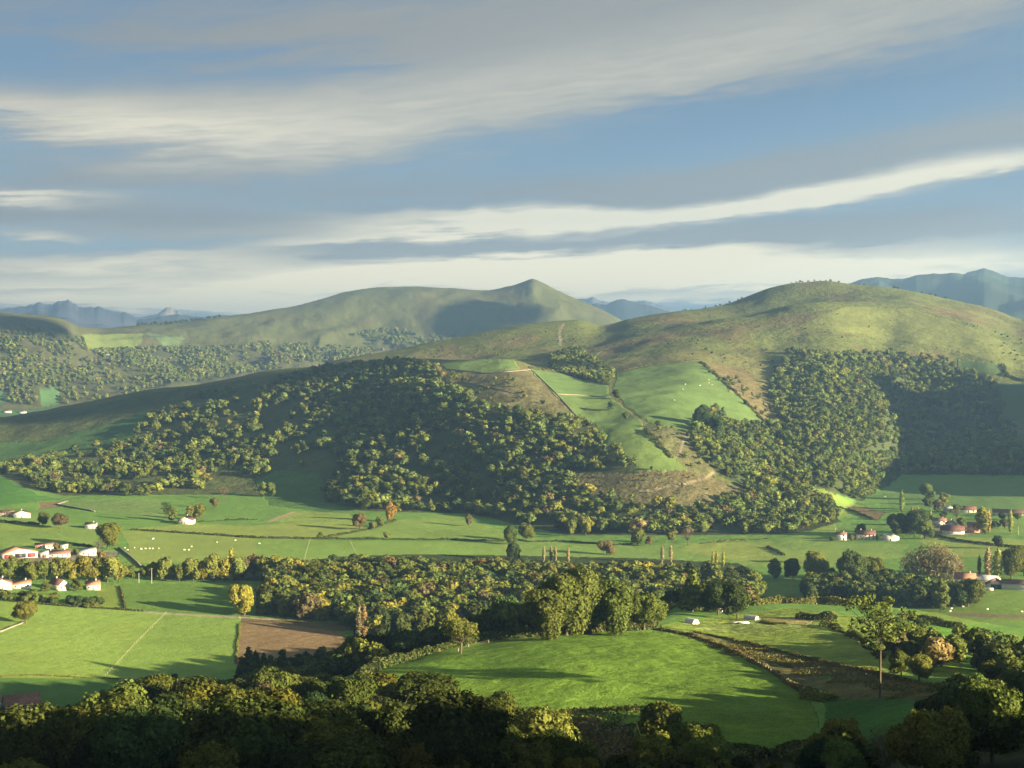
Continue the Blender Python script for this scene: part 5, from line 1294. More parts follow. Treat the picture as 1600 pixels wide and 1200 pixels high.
merge('hillside_woodland', [T for T in rest if T[5].startswith('hill')], LOW)
merge('far_woodland', [T for T in rest if T[5].startswith('far')], VLOW)
print('TREES', len(TREES), 'solo', n_solo)
# ------------------------------------------------------------------ houses, barns, huts, walls, fences, animals
WHITE = mat('whitewash', (0.50, 0.485, 0.44), 0.8, 0.2, 0.12, 0.6)
CREAM = mat('cream_render', (0.52, 0.48, 0.38), 0.8, 0.2, 0.08, 0.6)
GREYW = mat('grey_render', (0.42, 0.41, 0.38), 0.8, 0.2, 0.12, 0.6)
STONE = mat('field_stone', (0.17, 0.155, 0.125), 0.9, 0.1, 0.35, 1.2)
REDT = mat('red_tile', (0.17, 0.090, 0.065), 0.8, 0.2, 0.30, 0.8)
ORT = mat('orange_tile', (0.27, 0.145, 0.088), 0.8, 0.2, 0.22, 0.8)
DKT = mat('dark_brown_tile', (0.110, 0.055, 0.045), 0.8, 0.2, 0.25, 0.8)
GREYR = mat('fibre_cement_sheet', (0.33, 0.34, 0.33), 0.8, 0.2, 0.15, 0.5)
REDD = mat('red_paint', (0.20, 0.04, 0.035), 0.6, 0.3, 0.1, 1.0)
ORW = mat('ochre_render', (0.50, 0.26, 0.15), 0.8, 0.2, 0.1, 0.7)
GLASS = mat('window_glass', (0.035, 0.045, 0.055), 0.15, 0.5)
DARKIN = mat('dark_opening', (0.03, 0.028, 0.025), 0.9, 0.1)  # for flat dark panels that paint the shade inside openings
WOODM = mat('weathered_wood', (0.20, 0.165, 0.12), 0.9, 0.1, 0.3, 4.0)
PALEWOOD = mat('bleached_wood', (0.36, 0.32, 0.25), 0.9, 0.1, 0.2, 4.0)
SHUT = mat('shutter_red', (0.22, 0.05, 0.04), 0.7, 0.2)

def bx(x0, x1, y0, y1, z0, z1):
    return np.array(box_v(x0, x1, y0, y1, z0, z1), float), np.array(BQ)
def box_v(x0, x1, y0, y1, z0, z1):
    return [(x, y, z) for z in (z0, z1) for y in (y0, y1) for x in (x0, x1)]
BQ = [(0, 2, 3, 1), (4, 5, 7, 6), (0, 1, 5, 4), (2, 6, 7, 3), (0, 4, 6, 2), (1, 3, 7, 5)]
def ob(name, parts, m, parent, smooth_=False):
    v, q, t_ = join_np(parts) if isinstance(parts, list) else (parts[0], parts[1], None)
    return mesh_np(name, v, q, t_, mats=(m,), parent=parent, smooth_=smooth_)

def swap(v):                       # turn a plan by 90 degrees
    return np.stack([-v[:, 1], v[:, 0], v[:, 2]], 1)

def house(name, label, px, py, wpx, depth, eave, rise, wallm, roofm, gable=False, rot=0.0, floors=1, cols=3, door=True, chim=1,
          sides=True, shutters=False, openings=(), cat='house', group=None, over=0.5, xyd=None, asym=0.0, low=0.8):
    """px, py: middle of the foot of the visible front; wpx: its width in the photograph; gable: the gable end faces the viewer"""
    x, y, d = at(px, py, 600) if xyd is None else xyd
    W = wpx * d / F
    th = -math.radians(px2az(px)) + rot
    e = bpy.data.objects.new(name, None); C.objects.link(e); e.empty_display_size = 1
    yx = (depth / 2)
    e.location = (x - sin(th) * yx, y + cos(th) * yx, float(ground(x, y)))
    e.rotation_euler = (0, 0, th)
    tag(e, label, cat, group)
    hx, hy = W / 2, depth / 2
    rx, ry = (hy, hx) if gable else (hx, hy)        # rx: half length along the ridge
    Lx, Ly = rx, ry
    pk = asym * Ly
    wv = np.array([(s * Lx, t_, z) for s in (-1, 1) for (t_, z) in ((-Ly, -1.5), (Ly, -1.5), (Ly, eave), (pk, eave + rise), (-Ly, eave))])
    wq = [(0, 1, 6, 5), (1, 2, 7, 6), (5, 9, 4, 0), (2, 3, 8, 7), (3, 4, 9, 8), ]
    ends = [(0, 4, 2, 1), (5, 6, 7, 9)]
    tris = [(4, 3, 2), (9, 7, 8)]
    if gable: wv = swap(wv)
    mesh_np('wall', wv, wq + ends, tris, mats=(wallm,), parent=e)
    # roof: two sloping slabs with an overhang
    ps = []
    for s in (-1, 1):
        run = Ly - s * pk; sl = rise / run
        o2 = over
        a = np.array([(sx * (Lx + over * 0.8), yy, zz) for sx in (-1, 1) for (yy, zz) in
                      ((s * (Ly + o2), eave - sl * o2 + 0.05), (pk, eave + rise + 0.05), (pk, eave + rise + 0.27), (s * (Ly + o2), eave - sl * o2 + 0.27))])
        qq = [(0, 1, 2, 3), (4, 7, 6, 5), (0, 4, 5, 1), (1, 5, 6, 2), (2, 6, 7, 3), (3, 7, 4, 0)]
        if s < 0: qq = [f[::-1] for f in qq]
        if gable: a = swap(a)
        ps.append((a, np.array(qq)))
    rf = ob('roof', ps, roofm, e)
    if chim:
        for k in range(chim):
            cx = (-0.55 + 1.1 * k) * Lx if chim > 1 else 0.45 * Lx
            c_v, c_q = bx(cx - 0.4, cx + 0.4, pk - 0.4, pk + 0.4, eave + rise - 0.6, eave + rise + 1.1)
            c2 = bx(cx - 0.5, cx + 0.5, pk - 0.5, pk + 0.5, eave + rise + 1.1, eave + rise + 1.3)
            vs = [(swap(c_v) if gable else c_v, c_q), (swap(c2[0]) if gable else c2[0], c2[1])]
            ob('chimney', vs, wallm, rf)
    fh = eave / floors
    fy = -hy
    n_w = 0
    for f_ in range(floors):
        for c_ in range(cols):
            cx = -hx + W * (c_ + 0.5) / cols
            zc = fh * f_ + fh * 0.58
            if door and f_ == 0 and c_ == cols // 2:
                ob('door', [bx(cx - 0.6, cx + 0.6, fy - 0.09, fy - 0.01, 0.02, 2.2)], SHUT if shutters else WOODM, e); continue
            wd = ob('window', [bx(cx - 0.65, cx + 0.65, fy - 0.10, fy - 0.01, zc - 0.75, zc - 0.62), bx(cx - 0.65, cx + 0.65, fy - 0.10, fy - 0.01, zc + 0.62, zc + 0.75),
                               bx(cx - 0.65, cx - 0.54, fy - 0.10, fy - 0.01, zc - 0.62, zc + 0.62), bx(cx + 0.54, cx + 0.65, fy - 0.10, fy - 0.01, zc - 0.62, zc + 0.62)], WHITE if wallm is not WHITE else GREYW, e)
            ob('pane', [bx(cx - 0.54, cx + 0.54, fy - 0.06, fy - 0.012, zc - 0.62, zc + 0.62)], GLASS, wd)
            if shutters:
                for s in (-1, 1):
                    ob('shutter', [bx(cx + s * 0.95 - 0.28, cx + s * 0.95 + 0.28, fy - 0.08, fy - 0.01, zc - 0.75, zc + 0.75)], SHUT, e)
    if sides:
        for s in (-1, 1):
            for c_ in range(2):
                cy = -hy + depth * (c_ + 0.5) / 2; zc = fh * 0.58
                a, b = sorted((s * (hx + 0.01), s * (hx + 0.09)))
                ob('window', [bx(a, b, cy - 0.5, cy + 0.5, zc - 0.6, zc + 0.6)], GLASS, e)
    for (f0, f1, z0, z1, m_, nm) in openings:
        ob(nm, [bx(-hx + W * f0, -hx + W * f1, fy - 0.07, fy - 0.012, z0, z1)], m_, e)
    if low:
        ob('plinth', [bx(-hx - 0.06, hx + 0.06, -hy - 0.06, hy + 0.06, -1.4, 0.35)], GREYW if wallm is not GREYW else STONE, e)
    return e

# left side of the valley
house('white_house', 'white house with a wide gable front at the left edge, above the sloping fields', 34, 809, 24, 11, 4.2, 3.0, WHITE, REDT, gable=True, cols=3, floors=1)
house('outbuilding', 'low red roofed outbuilding behind the white gabled house at the left edge', 8, 806, 24, 9, 3.0, 2.4, GREYW, REDT, cols=2, chim=0, cat='barn')
house('small_house', 'small white cottage with a dark red roof, alone in the left fields', 141, 826, 16, 12, 4.2, 1.4, WHITE, DKT, cols=2, floors=1, rot=-0.15)
house('farmhouse', 'farmhouse with a cream gable and a brown roof among trees in the left fields', 289, 819, 23, 17, 4.0, 3.6, CREAM, DKT, gable=True, cols=3, rot=-0.2, floors=1)
house('barn', 'large barn with an orange roof and three red and dark doors on its front', 32, 872, 50, 20, 4.2, 3.6, WHITE, ORT, gable=True, cols=1, door=False, chim=0, sides=False, floors=1, rot=0.25,
      openings=((0.04, 0.28, 0.2, 3.7, REDD, 'door'), (0.34, 0.66, 0.2, 3.9, DARKIN, 'door'), (0.70, 0.94, 0.2, 3.7, REDD, 'door')), cat='barn')
house('long_shed', 'long low white shed with a red door behind the orange roofed barn', 70, 857, 28, 8, 3.2, 1.3, WHITE, REDT, cols=5, door=False, chim=0, sides=False, openings=((0.06, 0.26, 0.1, 2.6, REDD, 'door'),), cat='shed')
house('grey_shed', 'small pale grey shed right of the long low white shed', 100, 857, 11, 7, 2.6, 1.0, GREYW, GREYR, cols=2, door=False, chim=0, sides=False, cat='shed')
house('farm_building', 'long farm building with a red roof and white chimneys at the left farm', 90, 871, 36, 10, 3.0, 2.6, GREYW, REDT, cols=5, chim=2, sides=False, cat='farm building')
house('small_barn', 'small white barn with a red door between the orange and the red roofed farm buildings', 69, 871, 12, 9, 3.4, 1.8, WHITE, GREYR, cols=1, door=False, chim=0, sides=False, openings=((0.3, 0.8, 0.1, 2.6, REDD, 'door'),), cat='barn')
house('white_barn', 'pale grey roofed white barn with gabled end at the right of the left farm', 135, 868, 28, 10, 3.0, 2.8, WHITE, GREYR, cols=4, chim=0, sides=False, cat='barn')
house('white_house', 'white gabled house cut by the left edge, in the lower row of houses', 4, 922, 26, 12, 4.6, 3.2, WHITE, REDT, gable=True, cols=3, floors=1)
house('white_bungalow', 'white bungalow with an orange roof in the lower left row of houses', 34, 920, 26, 9, 3.6, 2.2, WHITE, ORT, cols=3, rot=0.05)
house('gabled_house', 'cream gabled house with a dark brown roof in the lower left row', 100, 923, 17, 15, 4.6, 3.4, CREAM, DKT, gable=True, cols=2, rot=0.5, floors=1)
house('white_bungalow', 'white bungalow with an orange roof at the right end of the lower left row', 146, 922, 20, 10, 3.8, 2.6, WHITE, ORT, cols=3, rot=0.1)
house('red_roofed_barn', 'dark red roofed barn in deep shade at the bottom left', 36, 1112, 50, 12, 3.0, 4.2, GREYW, REDT, cols=3, chim=0, rot=0.12, cat='barn')
house('white_house', 'corner of a white house in the shade at the bottom left edge', -14, 1112, 26, 9, 4.6, 2.4, WHITE, REDT, cols=2, chim=0)
# right side of the valley
house('square_house', 'small square white house with a flat red roof, left of three in the right fields', 1314, 844, 17, 9, 5.6, 1.5, WHITE, REDT, cols=2, floors=2, chim=1)
house('wide_house', 'wide cream house with a long brown roof, middle of three in the right fields', 1353, 843, 28, 11, 5.0, 3.4, CREAM, DKT, cols=5, floors=2, chim=2)
house('low_barn', 'low white barn with a grey roof, right of three buildings in the right fields', 1385, 845, 26, 12, 2.8, 3.4, WHITE, GREYR, gable=True, cols=2, chim=0, rot=-0.35, cat='barn')
house('long_barn', 'long white barn with a dark red roof in the right hand farm cluster', 1488, 835, 34, 13, 3.8, 4.0, WHITE, DKT, cols=1, door=False, chim=0, sides=False, rot=-0.05, openings=((0.02, 0.10, 0.1, 3.0, DARKIN, 'door'),), cat='barn')
house('white_house', 'white house with a red roof behind the long barn', 1468, 822, 20, 10, 5.6, 2.4, WHITE, REDT, cols=3, floors=2)
house('white_house', 'white gabled house with a black roof just right of the one behind the long barn', 1486, 824, 17, 9, 3.8, 2.8, WHITE, DKT, gable=True, cols=2)
house('orange_house', 'ochre house with a red roof right of the long barn', 1521, 832, 18, 11, 7.0, 2.4, ORW, REDT, cols=3, floors=2, shutters=True, chim=1)
house('white_house', 'small white house among trees above the right hand farm cluster', 1481, 800, 13, 8, 3.6, 1.8, WHITE, GREYR, cols=2)
house('dark_roofed_house', 'dark roofed house with a cream gable above the right hand farm cluster', 1510, 801, 28, 9, 3.4, 3.4, CREAM, DKT, cols=4, chim=0)
house('long_barn', 'very long red roofed barn at the right edge behind the trees', 1590, 806, 70, 12, 3.0, 3.0, GREYW, REDT, cols=7, chim=0, sides=False, cat='barn')
house('cream_house', 'cream house half hidden in the dark clump right of the three white houses', 1392, 821, 12, 8, 5.0, 2.0, CREAM, REDT, cols=2, floors=2)
house('cream_house', 'second cream house half hidden in the dark clump, nearer the yellow green tree', 1411, 821, 18, 8, 5.0, 2.0, CREAM, REDT, cols=3, floors=2)
house('orange_roofed_house', 'orange roofed house just behind the dark copse at the right', 1508, 915, 30, 11, 5.2, 3.6, WHITE, ORT, cols=3, floors=2)
house('grey_shed', 'shed with a low grey roof between the orange roofed house and the white walled barn', 1536, 914, 34, 13, 3.6, 3.0, CREAM, GREYR, cols=2, chim=0, rot=-0.35, cat='shed')
house('open_shed', 'open fronted shed with a brown roof and dark inside, left of the white walled barn', 1556, 920, 28, 12, 2.8, 3.6, CREAM, REDT, gable=True, cols=1, door=False, chim=0, sides=False, openings=((0.25, 0.95, 0.1, 3.2, DARKIN, 'door'),), cat='shed')  # dark panel painted in for the shaded inside of the open front
house('white_barn', 'long plain white walled barn with a red roof at the right edge', 1602, 923, 66, 13, 4.6, 2.2, WHITE, REDT, cols=1, door=False, chim=0, sides=False, openings=((0.90, 0.95, 0.1, 3.0, DARKIN, 'door'),), cat='barn')
house('white_cottage', 'tiny white cottage under the dark trees behind the knoll', 1128, 958, 8, 3, 1.5, 0.5, WHITE, GREYR, cols=1, door=False, chim=0, sides=False, over=0.1, xyd=at(1126, 957, 400))
house('far_house', 'white farmhouse on the valley floor far behind the near hill, at the left edge', 12, 646, 11, 12, 5, 3, WHITE, REDT, cols=3, floors=1, xyd=at(12, 645, 4000))
house('far_house', 'second white farmhouse far behind the near hill, right of the first', 36, 647, 10, 12, 5, 3, WHITE, REDT, cols=3, floors=1, xyd=at(36, 646, 4000))
house('far_barn', 'small pale barn on the wooded far slope at the left', 168, 556, 8, 9, 4, 2.5, WHITE, GREYR, cols=2, chim=0, xyd=at(168, 556, 4300), cat='barn')

# boundary wall in white before the shed
def wall_line(name, pts, h, wd, m, label, cat, dmin=600, sub=6):
    Q = wline(pts, dmin, sub)
    z = ground(Q[:, 0], Q[:, 1])
    t_ = np.gradient(Q, axis=0); t_ /= np.linalg.norm(t_, axis=1, keepdims=True) + 1e-9
    nr = np.stack([-t_[:, 1], t_[:, 0]], 1) * wd / 2
    rr = np.random.default_rng(len(pts) + int(pts[0][0]))
    hh = h * (0.85 + 0.3 * rr.random(len(Q)))
    V_, Q_ = [], []
    for i in range(len(Q)):
        a = Q[i] + nr[i]; b = Q[i] - nr[i]
        V_ += [(a[0], a[1], z[i] - 0.6), (a[0], a[1], z[i] + hh[i]), (b[0], b[1], z[i] + hh[i]), (b[0], b[1], z[i] - 0.6)]
    for i in range(len(Q) - 1):
        for k in range(4):
            k2 = (k + 1) % 4
            Q_.append((i * 4 + k, i * 4 + k2, i * 4 + 4 + k2, i * 4 + 4 + k))
    n = len(V_) - 4
    Q_ += [(3, 2, 1, 0), (n, n + 1, n + 2, n + 3)]
    o = mesh_np(name, V_, Q_, mats=(m,))
    tag(o, label, cat, kind='thing')
    return o
wall_line('boundary_wall', [(1524, 922), (1552, 923)], 2.0, 0.4, WHITE, 'low white boundary wall before the sheds at the right', 'wall')
wall_line('stone_wall', [(88, 789), (107, 783)], 1.4, 1.0, STONE, 'short pale stone wall bending up the slope at the left', 'wall')
wall_line('stone_wall', [(88, 789), (120, 795), (148, 800)], 1.6, 1.0, STONE, 'grey stone wall curving down from the bend in the left fields', 'wall')
wall_line('stone_wall', [(185, 857), (205, 872), (222, 888)], 1.6, 1.2, STONE, 'stone wall beside the lane right of the left farm', 'wall')
wall_line('stone_wall', [(40, 972), (20, 980), (0, 988)], 0.9, 0.8, STONE, 'pale stone wall below the yellow green tree at the left edge', 'wall')
wall_line('stone_wall', [(700, 577), (760, 584), (830, 578)], 1.1, 0.8, STONE, 'pale stone wall under the small field on the hill crest', 'wall', 1300)
wall_line('stone_wall', [(868, 616), (910, 618), (950, 621)], 1.1, 0.8, STONE, 'stone wall between the two narrow hill fields', 'wall', 1300)
wall_line('stone_wall', [(833, 580), (870, 616), (906, 656)], 1.1, 0.8, STONE, 'stone wall down the ridge at the left of the hill fields', 'wall', 1300)
wall_line('stone_wall', [(720, 596), (770, 606), (820, 620)], 1.0, 0.8, STONE, 'broken stone wall on the brown slope left of the hill fields', 'wall', 1300)
wall_line('stone_wall', [(820, 660), (860, 665), (900, 668)], 1.0, 0.8, STONE, 'stone wall low on the brown slope left of the hill fields', 'wall', 1300)

post_me = None
def fence(pts, n, h, label, dmin=600, m=PALEWOOD, r=0.09):
    Q = wline(pts, dmin)
    L_ = np.concatenate([[0], np.cumsum(np.hypot(*np.diff(Q, axis=0).T))])
    e = bpy.data.objects.new('fence', None); C.objects.link(e)
    z0 = float(ground(*Q[0])); e.location = (Q[0, 0], Q[0, 1], z0); e.empty_display_size = 1
    tag(e, label, 'fence')
    v, q = tube_np([(0, 0, -0.3), (0, 0, h * 0.5), (0, 0, h)], [r, r, r * 0.9], 6)
    me = mesh_np('post', v, q, mats=(m,), link=False)
    tops = []
    for i in range(n):
        s = L_[-1] * i / (n - 1)
        x = np.interp(s, L_, Q[:, 0]); y = np.interp(s, L_, Q[:, 1]); z = float(ground(x, y))
        o = bpy.data.objects.new('post', me); C.objects.link(o); o.parent = e
        o.location = (x - Q[0, 0], y - Q[0, 1], z - z0); o.rotation_euler = (RNG.normal(0, .04), RNG.normal(0, .04), 0)
        tops.append((x - Q[0, 0], y - Q[0, 1], z - z0))
    for k in (0.45, 0.88):
        w_v, w_q = tube_np([(a, b, c + h * k) for a, b, c in tops], [0.018] * n, 4)
        mesh_np('rail', w_v, w_q, mats=(WOODM,), parent=e)
fence([(259, 959), (232, 985), (208, 1010), (185, 1035), (165, 1057)], 34, 1.3, 'pale wooden fence running down the middle of the bright near field')
fence([(485, 843), (480, 858), (475, 877)], 14, 1.4, 'fence down the field behind the valley wood, left one')
fence([(547, 846), (551, 854), (557, 866)], 10, 1.4, 'fence down the field behind the valley wood, right one')
fence([(967, 631), (985, 645), (1009, 663)], 22, 1.4, 'fence along the lower left side of the big hill field', 1300)
fence([(1166, 1030), (1200, 1048), (1240, 1072), (1262, 1087)], 24, 1.3, 'grey post fence along the lower right side of the knoll meadow', 200)
fence([(-10, 936), (60, 943), (140, 949), (225, 956)], 40, 1.2, 'post fence along the upper edge of the bright near field')
fence([(716, 1018), (735, 1010), (765, 1004), (800, 1000), (860, 995)], 5, 1.0, 'small post fence near the lone open tree on the knoll meadow', 200)

def pole(px, py, hp, label, arm=True):
    x, y, d = at(px, py, 600); h = hp * d / F
    e = bpy.data.objects.new('utility_pole', None); C.objects.link(e); e.location = (x, y, float(ground(x, y)))
    tag(e, label, 'pole')
    v, q = tube_np([(0, 0, -0.5), (0, 0, h * 0.5), (0, 0, h)], [0.22, 0.19, 0.15], 8)
    mesh_np('shaft', v, q, mats=(PALEWOOD,), parent=e, smooth_=True)
    if arm:
        ob('crossarm', [bx(-0.9, 0.9, -0.28, -0.15, h - 0.7, h - 0.52)], WOODM, e)
        for s in (-0.75, 0, 0.75):
            v, q = tube_np([(s, -0.21, h - 0.52), (s, -0.21, h - 0.36), (s, -0.21, h - 0.28)], [0.05, 0.07, 0.04], 6)
            mesh_np('insulator', v, q, mats=(GREYW,), parent=e)
pole(217, 911, 15, 'short utility pole beside the lane at the left')
pole(237, 912, 24, 'taller utility pole right of the short one beside the lane')
pole(1305, 842, 17, 'pole at the left corner of the small square white house')
pole(1591, 836, 13, 'pole at the right edge beside the field hedge')
pole(827, 905, 18, 'pale pole standing at the back of the valley wood')
pole(1186, 915, 15, 'pale pole by the small lit field right of the valley wood')

# ribbed shelters on the knoll
def hut(label, px, py, wpx, length, rot, m, ribs=True):
    x, y, d = at(px, py, 300); R = wpx * d / F / 2
    e = bpy.data.objects.new('animal_hut', None); C.objects.link(e); e.location = (x, y, float(ground(x, y)) - 0.05); e.rotation_euler = (0, 0, rot)
    tag(e, label, 'hut')
    n = 20; rows = 25
    V_, Q_ = [], []
    for j in range(rows):
        yy = -length / 2 + length * j / (rows - 1)
        rr = R * (1.0 + (0.025 if j % 2 else 0.0))
        for i in range(n + 1):
            a = pi * i / n
            V_.append((rr * cos(a), yy, rr * 1.05 * sin(a)))
    for j in range(rows - 1):
        for i in range(n): Q_.append((j * (n + 1) + i, j * (n + 1) + i + 1, (j + 1) * (n + 1) + i + 1, (j + 1) * (n + 1) + i))
    mesh_np('shell', V_, Q_, mats=(m,), parent=e)
    for s in (-1, 1):
        yy = s * (length / 2 - 0.06)
        vv = [(0, yy, 0.0)] + [(R * 0.99 * cos(pi * i / n), yy, R * 1.04 * sin(pi * i / n)) for i in range(n + 1)]
        tt = [(0, i + 1, i + 2) if s > 0 else (0, i + 2, i + 1) for i in range(n)]
        mesh_np('end_wall', vv, None, tt, mats=(WHITE,), parent=e)
    ob('door', [bx(-R * 0.2, R * 0.2, -length / 2 - 0.03, -length / 2 + 0.02, 0.05, R * 0.62)], GREYW, e)
hut('white domed hut standing on the upper pasture behind the knoll meadow', 1081, 974, 15, 4.6, radians(38), mat('tunnel_sheet', (0.5, 0.5, 0.47), 0.5, 0.3, 0.05, 1))
hut('grey ribbed hut with a white end on the upper pasture, right of the domed one', 1174, 968, 13, 5.5, radians(50), mat('corrugated_iron', (0.33, 0.34, 0.33), 0.5, 0.4, 0.15, 1))
def trough(label, px, py):
    x, y, d = at(px, py, 300)
    e = bpy.data.objects.new('feed_trough', None); C.objects.link(e); e.location = (x, y, float(ground(x, y))); e.rotation_euler = (0, 0, 0.2)
    tag(e, label, 'trough')
    ob('basin', [bx(-2.2, 2.2, -0.5, -0.42, 0.25, 0.85), bx(-2.2, 2.2, 0.42, 0.5, 0.25, 0.85), bx(-2.2, -2.12, -0.42, 0.42, 0.25, 0.85), bx(2.12, 2.2, -0.42, 0.42, 0.25, 0.85), bx(-2.12, 2.12, -0.42, 0.42, 0.25, 0.33)], WHITE, e)
    for sx in (-1.9, 1.9):
        for sy in (-0.4, 0.4): ob('leg', [bx(sx - 0.06, sx + 0.06, sy - 0.06, sy + 0.06, -0.2, 0.25)], GREYW, e)
trough('white feed trough on the upper pasture, left of the ribbed hut', 1152, 975)
trough('second white feed trough, between the first one and the ribbed hut', 1162, 975)

# ---- sheep
def skin_mesh(name, verts, edges, radii, lev=2):
    me = bpy.data.meshes.new('tmp'); me.from_pydata(verts, edges, [])
    o = bpy.data.objects.new('tmp', me); C.objects.link(o)
    md = o.modifiers.new('s', 'SKIN'); md.use_smooth_shade = True
    sv = me.skin_vertices[0].data
    for i, r in enumerate(radii): sv[i].radius = (r, r) if not isinstance(r, tuple) else r
    sv[0].use_root = True
    m2 = o.modifiers.new('u', 'SUBSURF'); m2.levels = lev; m2.render_levels = lev
    dg = bpy.context.evaluated_depsgraph_get(); dg.update()
    r = bpy.data.meshes.new_from_object(o.evaluated_get(dg)); r.name = name
    bpy.data.objects.remove(o)
    return r
WOOL = mat('wool', (0.78, 0.74, 0.64), 0.95, 0.05, 0.1, 4.0)
def sheep_mesh(head_down):
    V_ = [(0, 0, 0.62), (0.38, 0, 0.64), (-0.38, 0, 0.63), (0.58, 0, 0.66 if not head_down else 0.55), (0.74, 0, 0.86 if not head_down else 0.28), (0.90, 0, 0.80 if not head_down else 0.12),
          (0.34, 0.15, 0.36), (0.35, 0.15, 0.20), (0.35, 0.15, 0.02), (0.34, -0.15, 0.36), (0.35, -0.15, 0.20), (0.35, -0.15, 0.02),
          (-0.38, 0.15, 0.38), (-0.44, 0.15, 0.22), (-0.40, 0.15, 0.02), (-0.38, -0.15, 0.38), (-0.44, -0.15, 0.22), (-0.40, -0.15, 0.02), (-0.56, 0, 0.56), (-0.60, 0, 0.40), (0.76, 0.13, 0.88 if not head_down else 0.32), (0.76, -0.13, 0.88 if not head_down else 0.32)]
    E_ = [(0, 1), (0, 2), (1, 3), (3, 4), (4, 5), (1, 6), (6, 7), (7, 8), (1, 9), (9, 10), (10, 11), (2, 12), (12, 13), (13, 14), (2, 15), (15, 16), (16, 17), (2, 18), (18, 19), (4, 20), (4, 21)]
    R_ = [0.31, 0.27, 0.28, 0.17, 0.11, 0.06, 0.08, 0.045, 0.04, 0.08, 0.045, 0.04, 0.10, 0.05, 0.04, 0.10, 0.05, 0.04, 0.07, 0.04, 0.03, 0.03]
    m = skin_mesh('sheep', V_, E_, R_)
    m.materials.append(WOOL)
    return m
SH = [sheep_mesh(True), sheep_mesh(False)]
def flock(pts, label, grp, s0=1.5, dmin=600):
    for px, py in pts:
        s = s0
        x, y, d = at(px, py, dmin)
        o = bpy.data.objects.new('sheep', SH[int(RNG.integers(2))]); C.objects.link(o)
        o.location = (x, y, float(ground(x, y))); o.rotation_euler = (0, 0, RNG.choice([0, pi]) + RNG.normal(0, 0.6)); s *= 0.78; o.scale = (s, s, s)
        tag(o, label, 'sheep', grp)
flock([(195, 857), (199, 860), (210, 857), (220, 858), (221, 859), (227, 858), (234, 858), (239, 858), (248, 858)], 'white sheep in the loose row behind the big tree by the left farm', 'row of white sheep in the left pasture', 1.6)
flock([(288, 860), (295, 860), (299, 855)], 'white sheep in the cluster of three in the left pasture', 'three white sheep', 1.7)
flock([(239, 843)], 'white sheep alone at the top of the left pasture, biggest of its field', None, 2.0)
flock([(339, 848)], 'white sheep alone right of the cluster of three', None, 1.7)
flock([(368, 845)], 'white sheep alone under the long hedge', None, 1.6)
flock([(405, 850)], 'white sheep alone in the field behind the valley wood', None, 1.6)
flock([(1071, 601), (1107, 594), (1094, 603), (1112, 602), (1108, 599), (1067, 609)], 'white sheep scattered high on the big hill field', 'sheep high on the big hill field', 2.0, 1300)
flock([(1054, 626)], 'white sheep at the left middle of the big hill field', None, 2.0, 1300)
flock([(1085, 654)], 'white sheep low on the big hill field beside the tall dark tree', None, 2.0, 1300)
flock([(1382, 777)], 'white sheep in the shaded field under the wooded spur', None, 2.0, 1300)
flock([(1487, 952), (1485, 956), (1543, 953), (1597, 957), (1505, 949)], 'white sheep in the field right of the dark copse', 'sheep right of the dark copse', 1.5)

# ---- parked cars by the barn at the bottom left
def car(px, py, label, paint, rot):
    x, y, d = at(px, py, 500)
    e = bpy.data.objects.new('parked_car', None); C.objects.link(e); e.location = (x, y, float(ground(x, y))); e.rotation_euler = (0, 0, rot)
    tag(e, label, 'car')
    prof = [(-2.05, 0.35), (-2.1, 0.75), (-1.95, 0.92), (-1.1, 1.0), (-0.55, 1.42), (0.9, 1.45), (1.55, 1.05), (2.05, 0.95), (2.12, 0.6), (2.05, 0.35)]
    def slab(pr, hw, nar):
        n = len(pr)
        v = [(p[0], -hw * (1 - nar * (p[1] > 1.1)), p[1]) for p in pr] + [(p[0], hw * (1 - nar * (p[1] > 1.1)), p[1]) for p in pr]
        q = [(i, (i + 1) % n, n + (i + 1) % n, n + i) for i in range(n)]
        bm = bpy.data.meshes.new('body'); bm.from_pydata(v, [], q + [tuple(range(n - 1, -1, -1)), tuple(range(n, 2 * n))]); bm.update(); return bm
    b = slab(prof, 0.88, 0.14); b.materials.append(paint)
    o = bpy.data.objects.new('body', b); C.objects.link(o); o.parent = e
    g = slab([(-0.98, 1.03), (-0.53, 1.37), (0.86, 1.40), (1.40, 1.06)], 0.86, 0.10); g.materials.append(GLASS)
    o = bpy.data.objects.new('window_band', g); C.objects.link(o); o.parent = e; o.scale = (1, 1.015, 1)
    for wx in (-1.3, 1.3):
        for wy in (-0.8, 0.8):
            v, q = tube_np([(wx, wy - 0.11, 0.32), (wx, wy + 0.11, 0.32)], [0.32, 0.32], 16)
            wv, wq, _ = join_np([(v, q)])
            n0 = len(wv); wv = np.concatenate([wv, [(wx, wy - 0.11, 0.32), (wx, wy + 0.11, 0.32)]])
            tt = [(n0, (k + 1) % 16, k) for k in range(16)] + [(n0 + 1, 16 + k, 16 + (k + 1) % 16) for k in range(16)]
            mesh_np('wheel', wv, wq, tt, mats=(mat('rubber', (0.02, 0.02, 0.02), 0.8, 0.2),), parent=e)
car(4, 1106, 'white car parked in the shade beside the dark red roofed barn', mat('white_paint', (0.7, 0.7, 0.7), 0.35, 0.5), 0.3)
car(12, 1112, 'silver car parked nearer the viewer beside the dark red roofed barn', mat('silver_paint', (0.4, 0.42, 0.44), 0.3, 0.5, metal=0.4), 0.5)
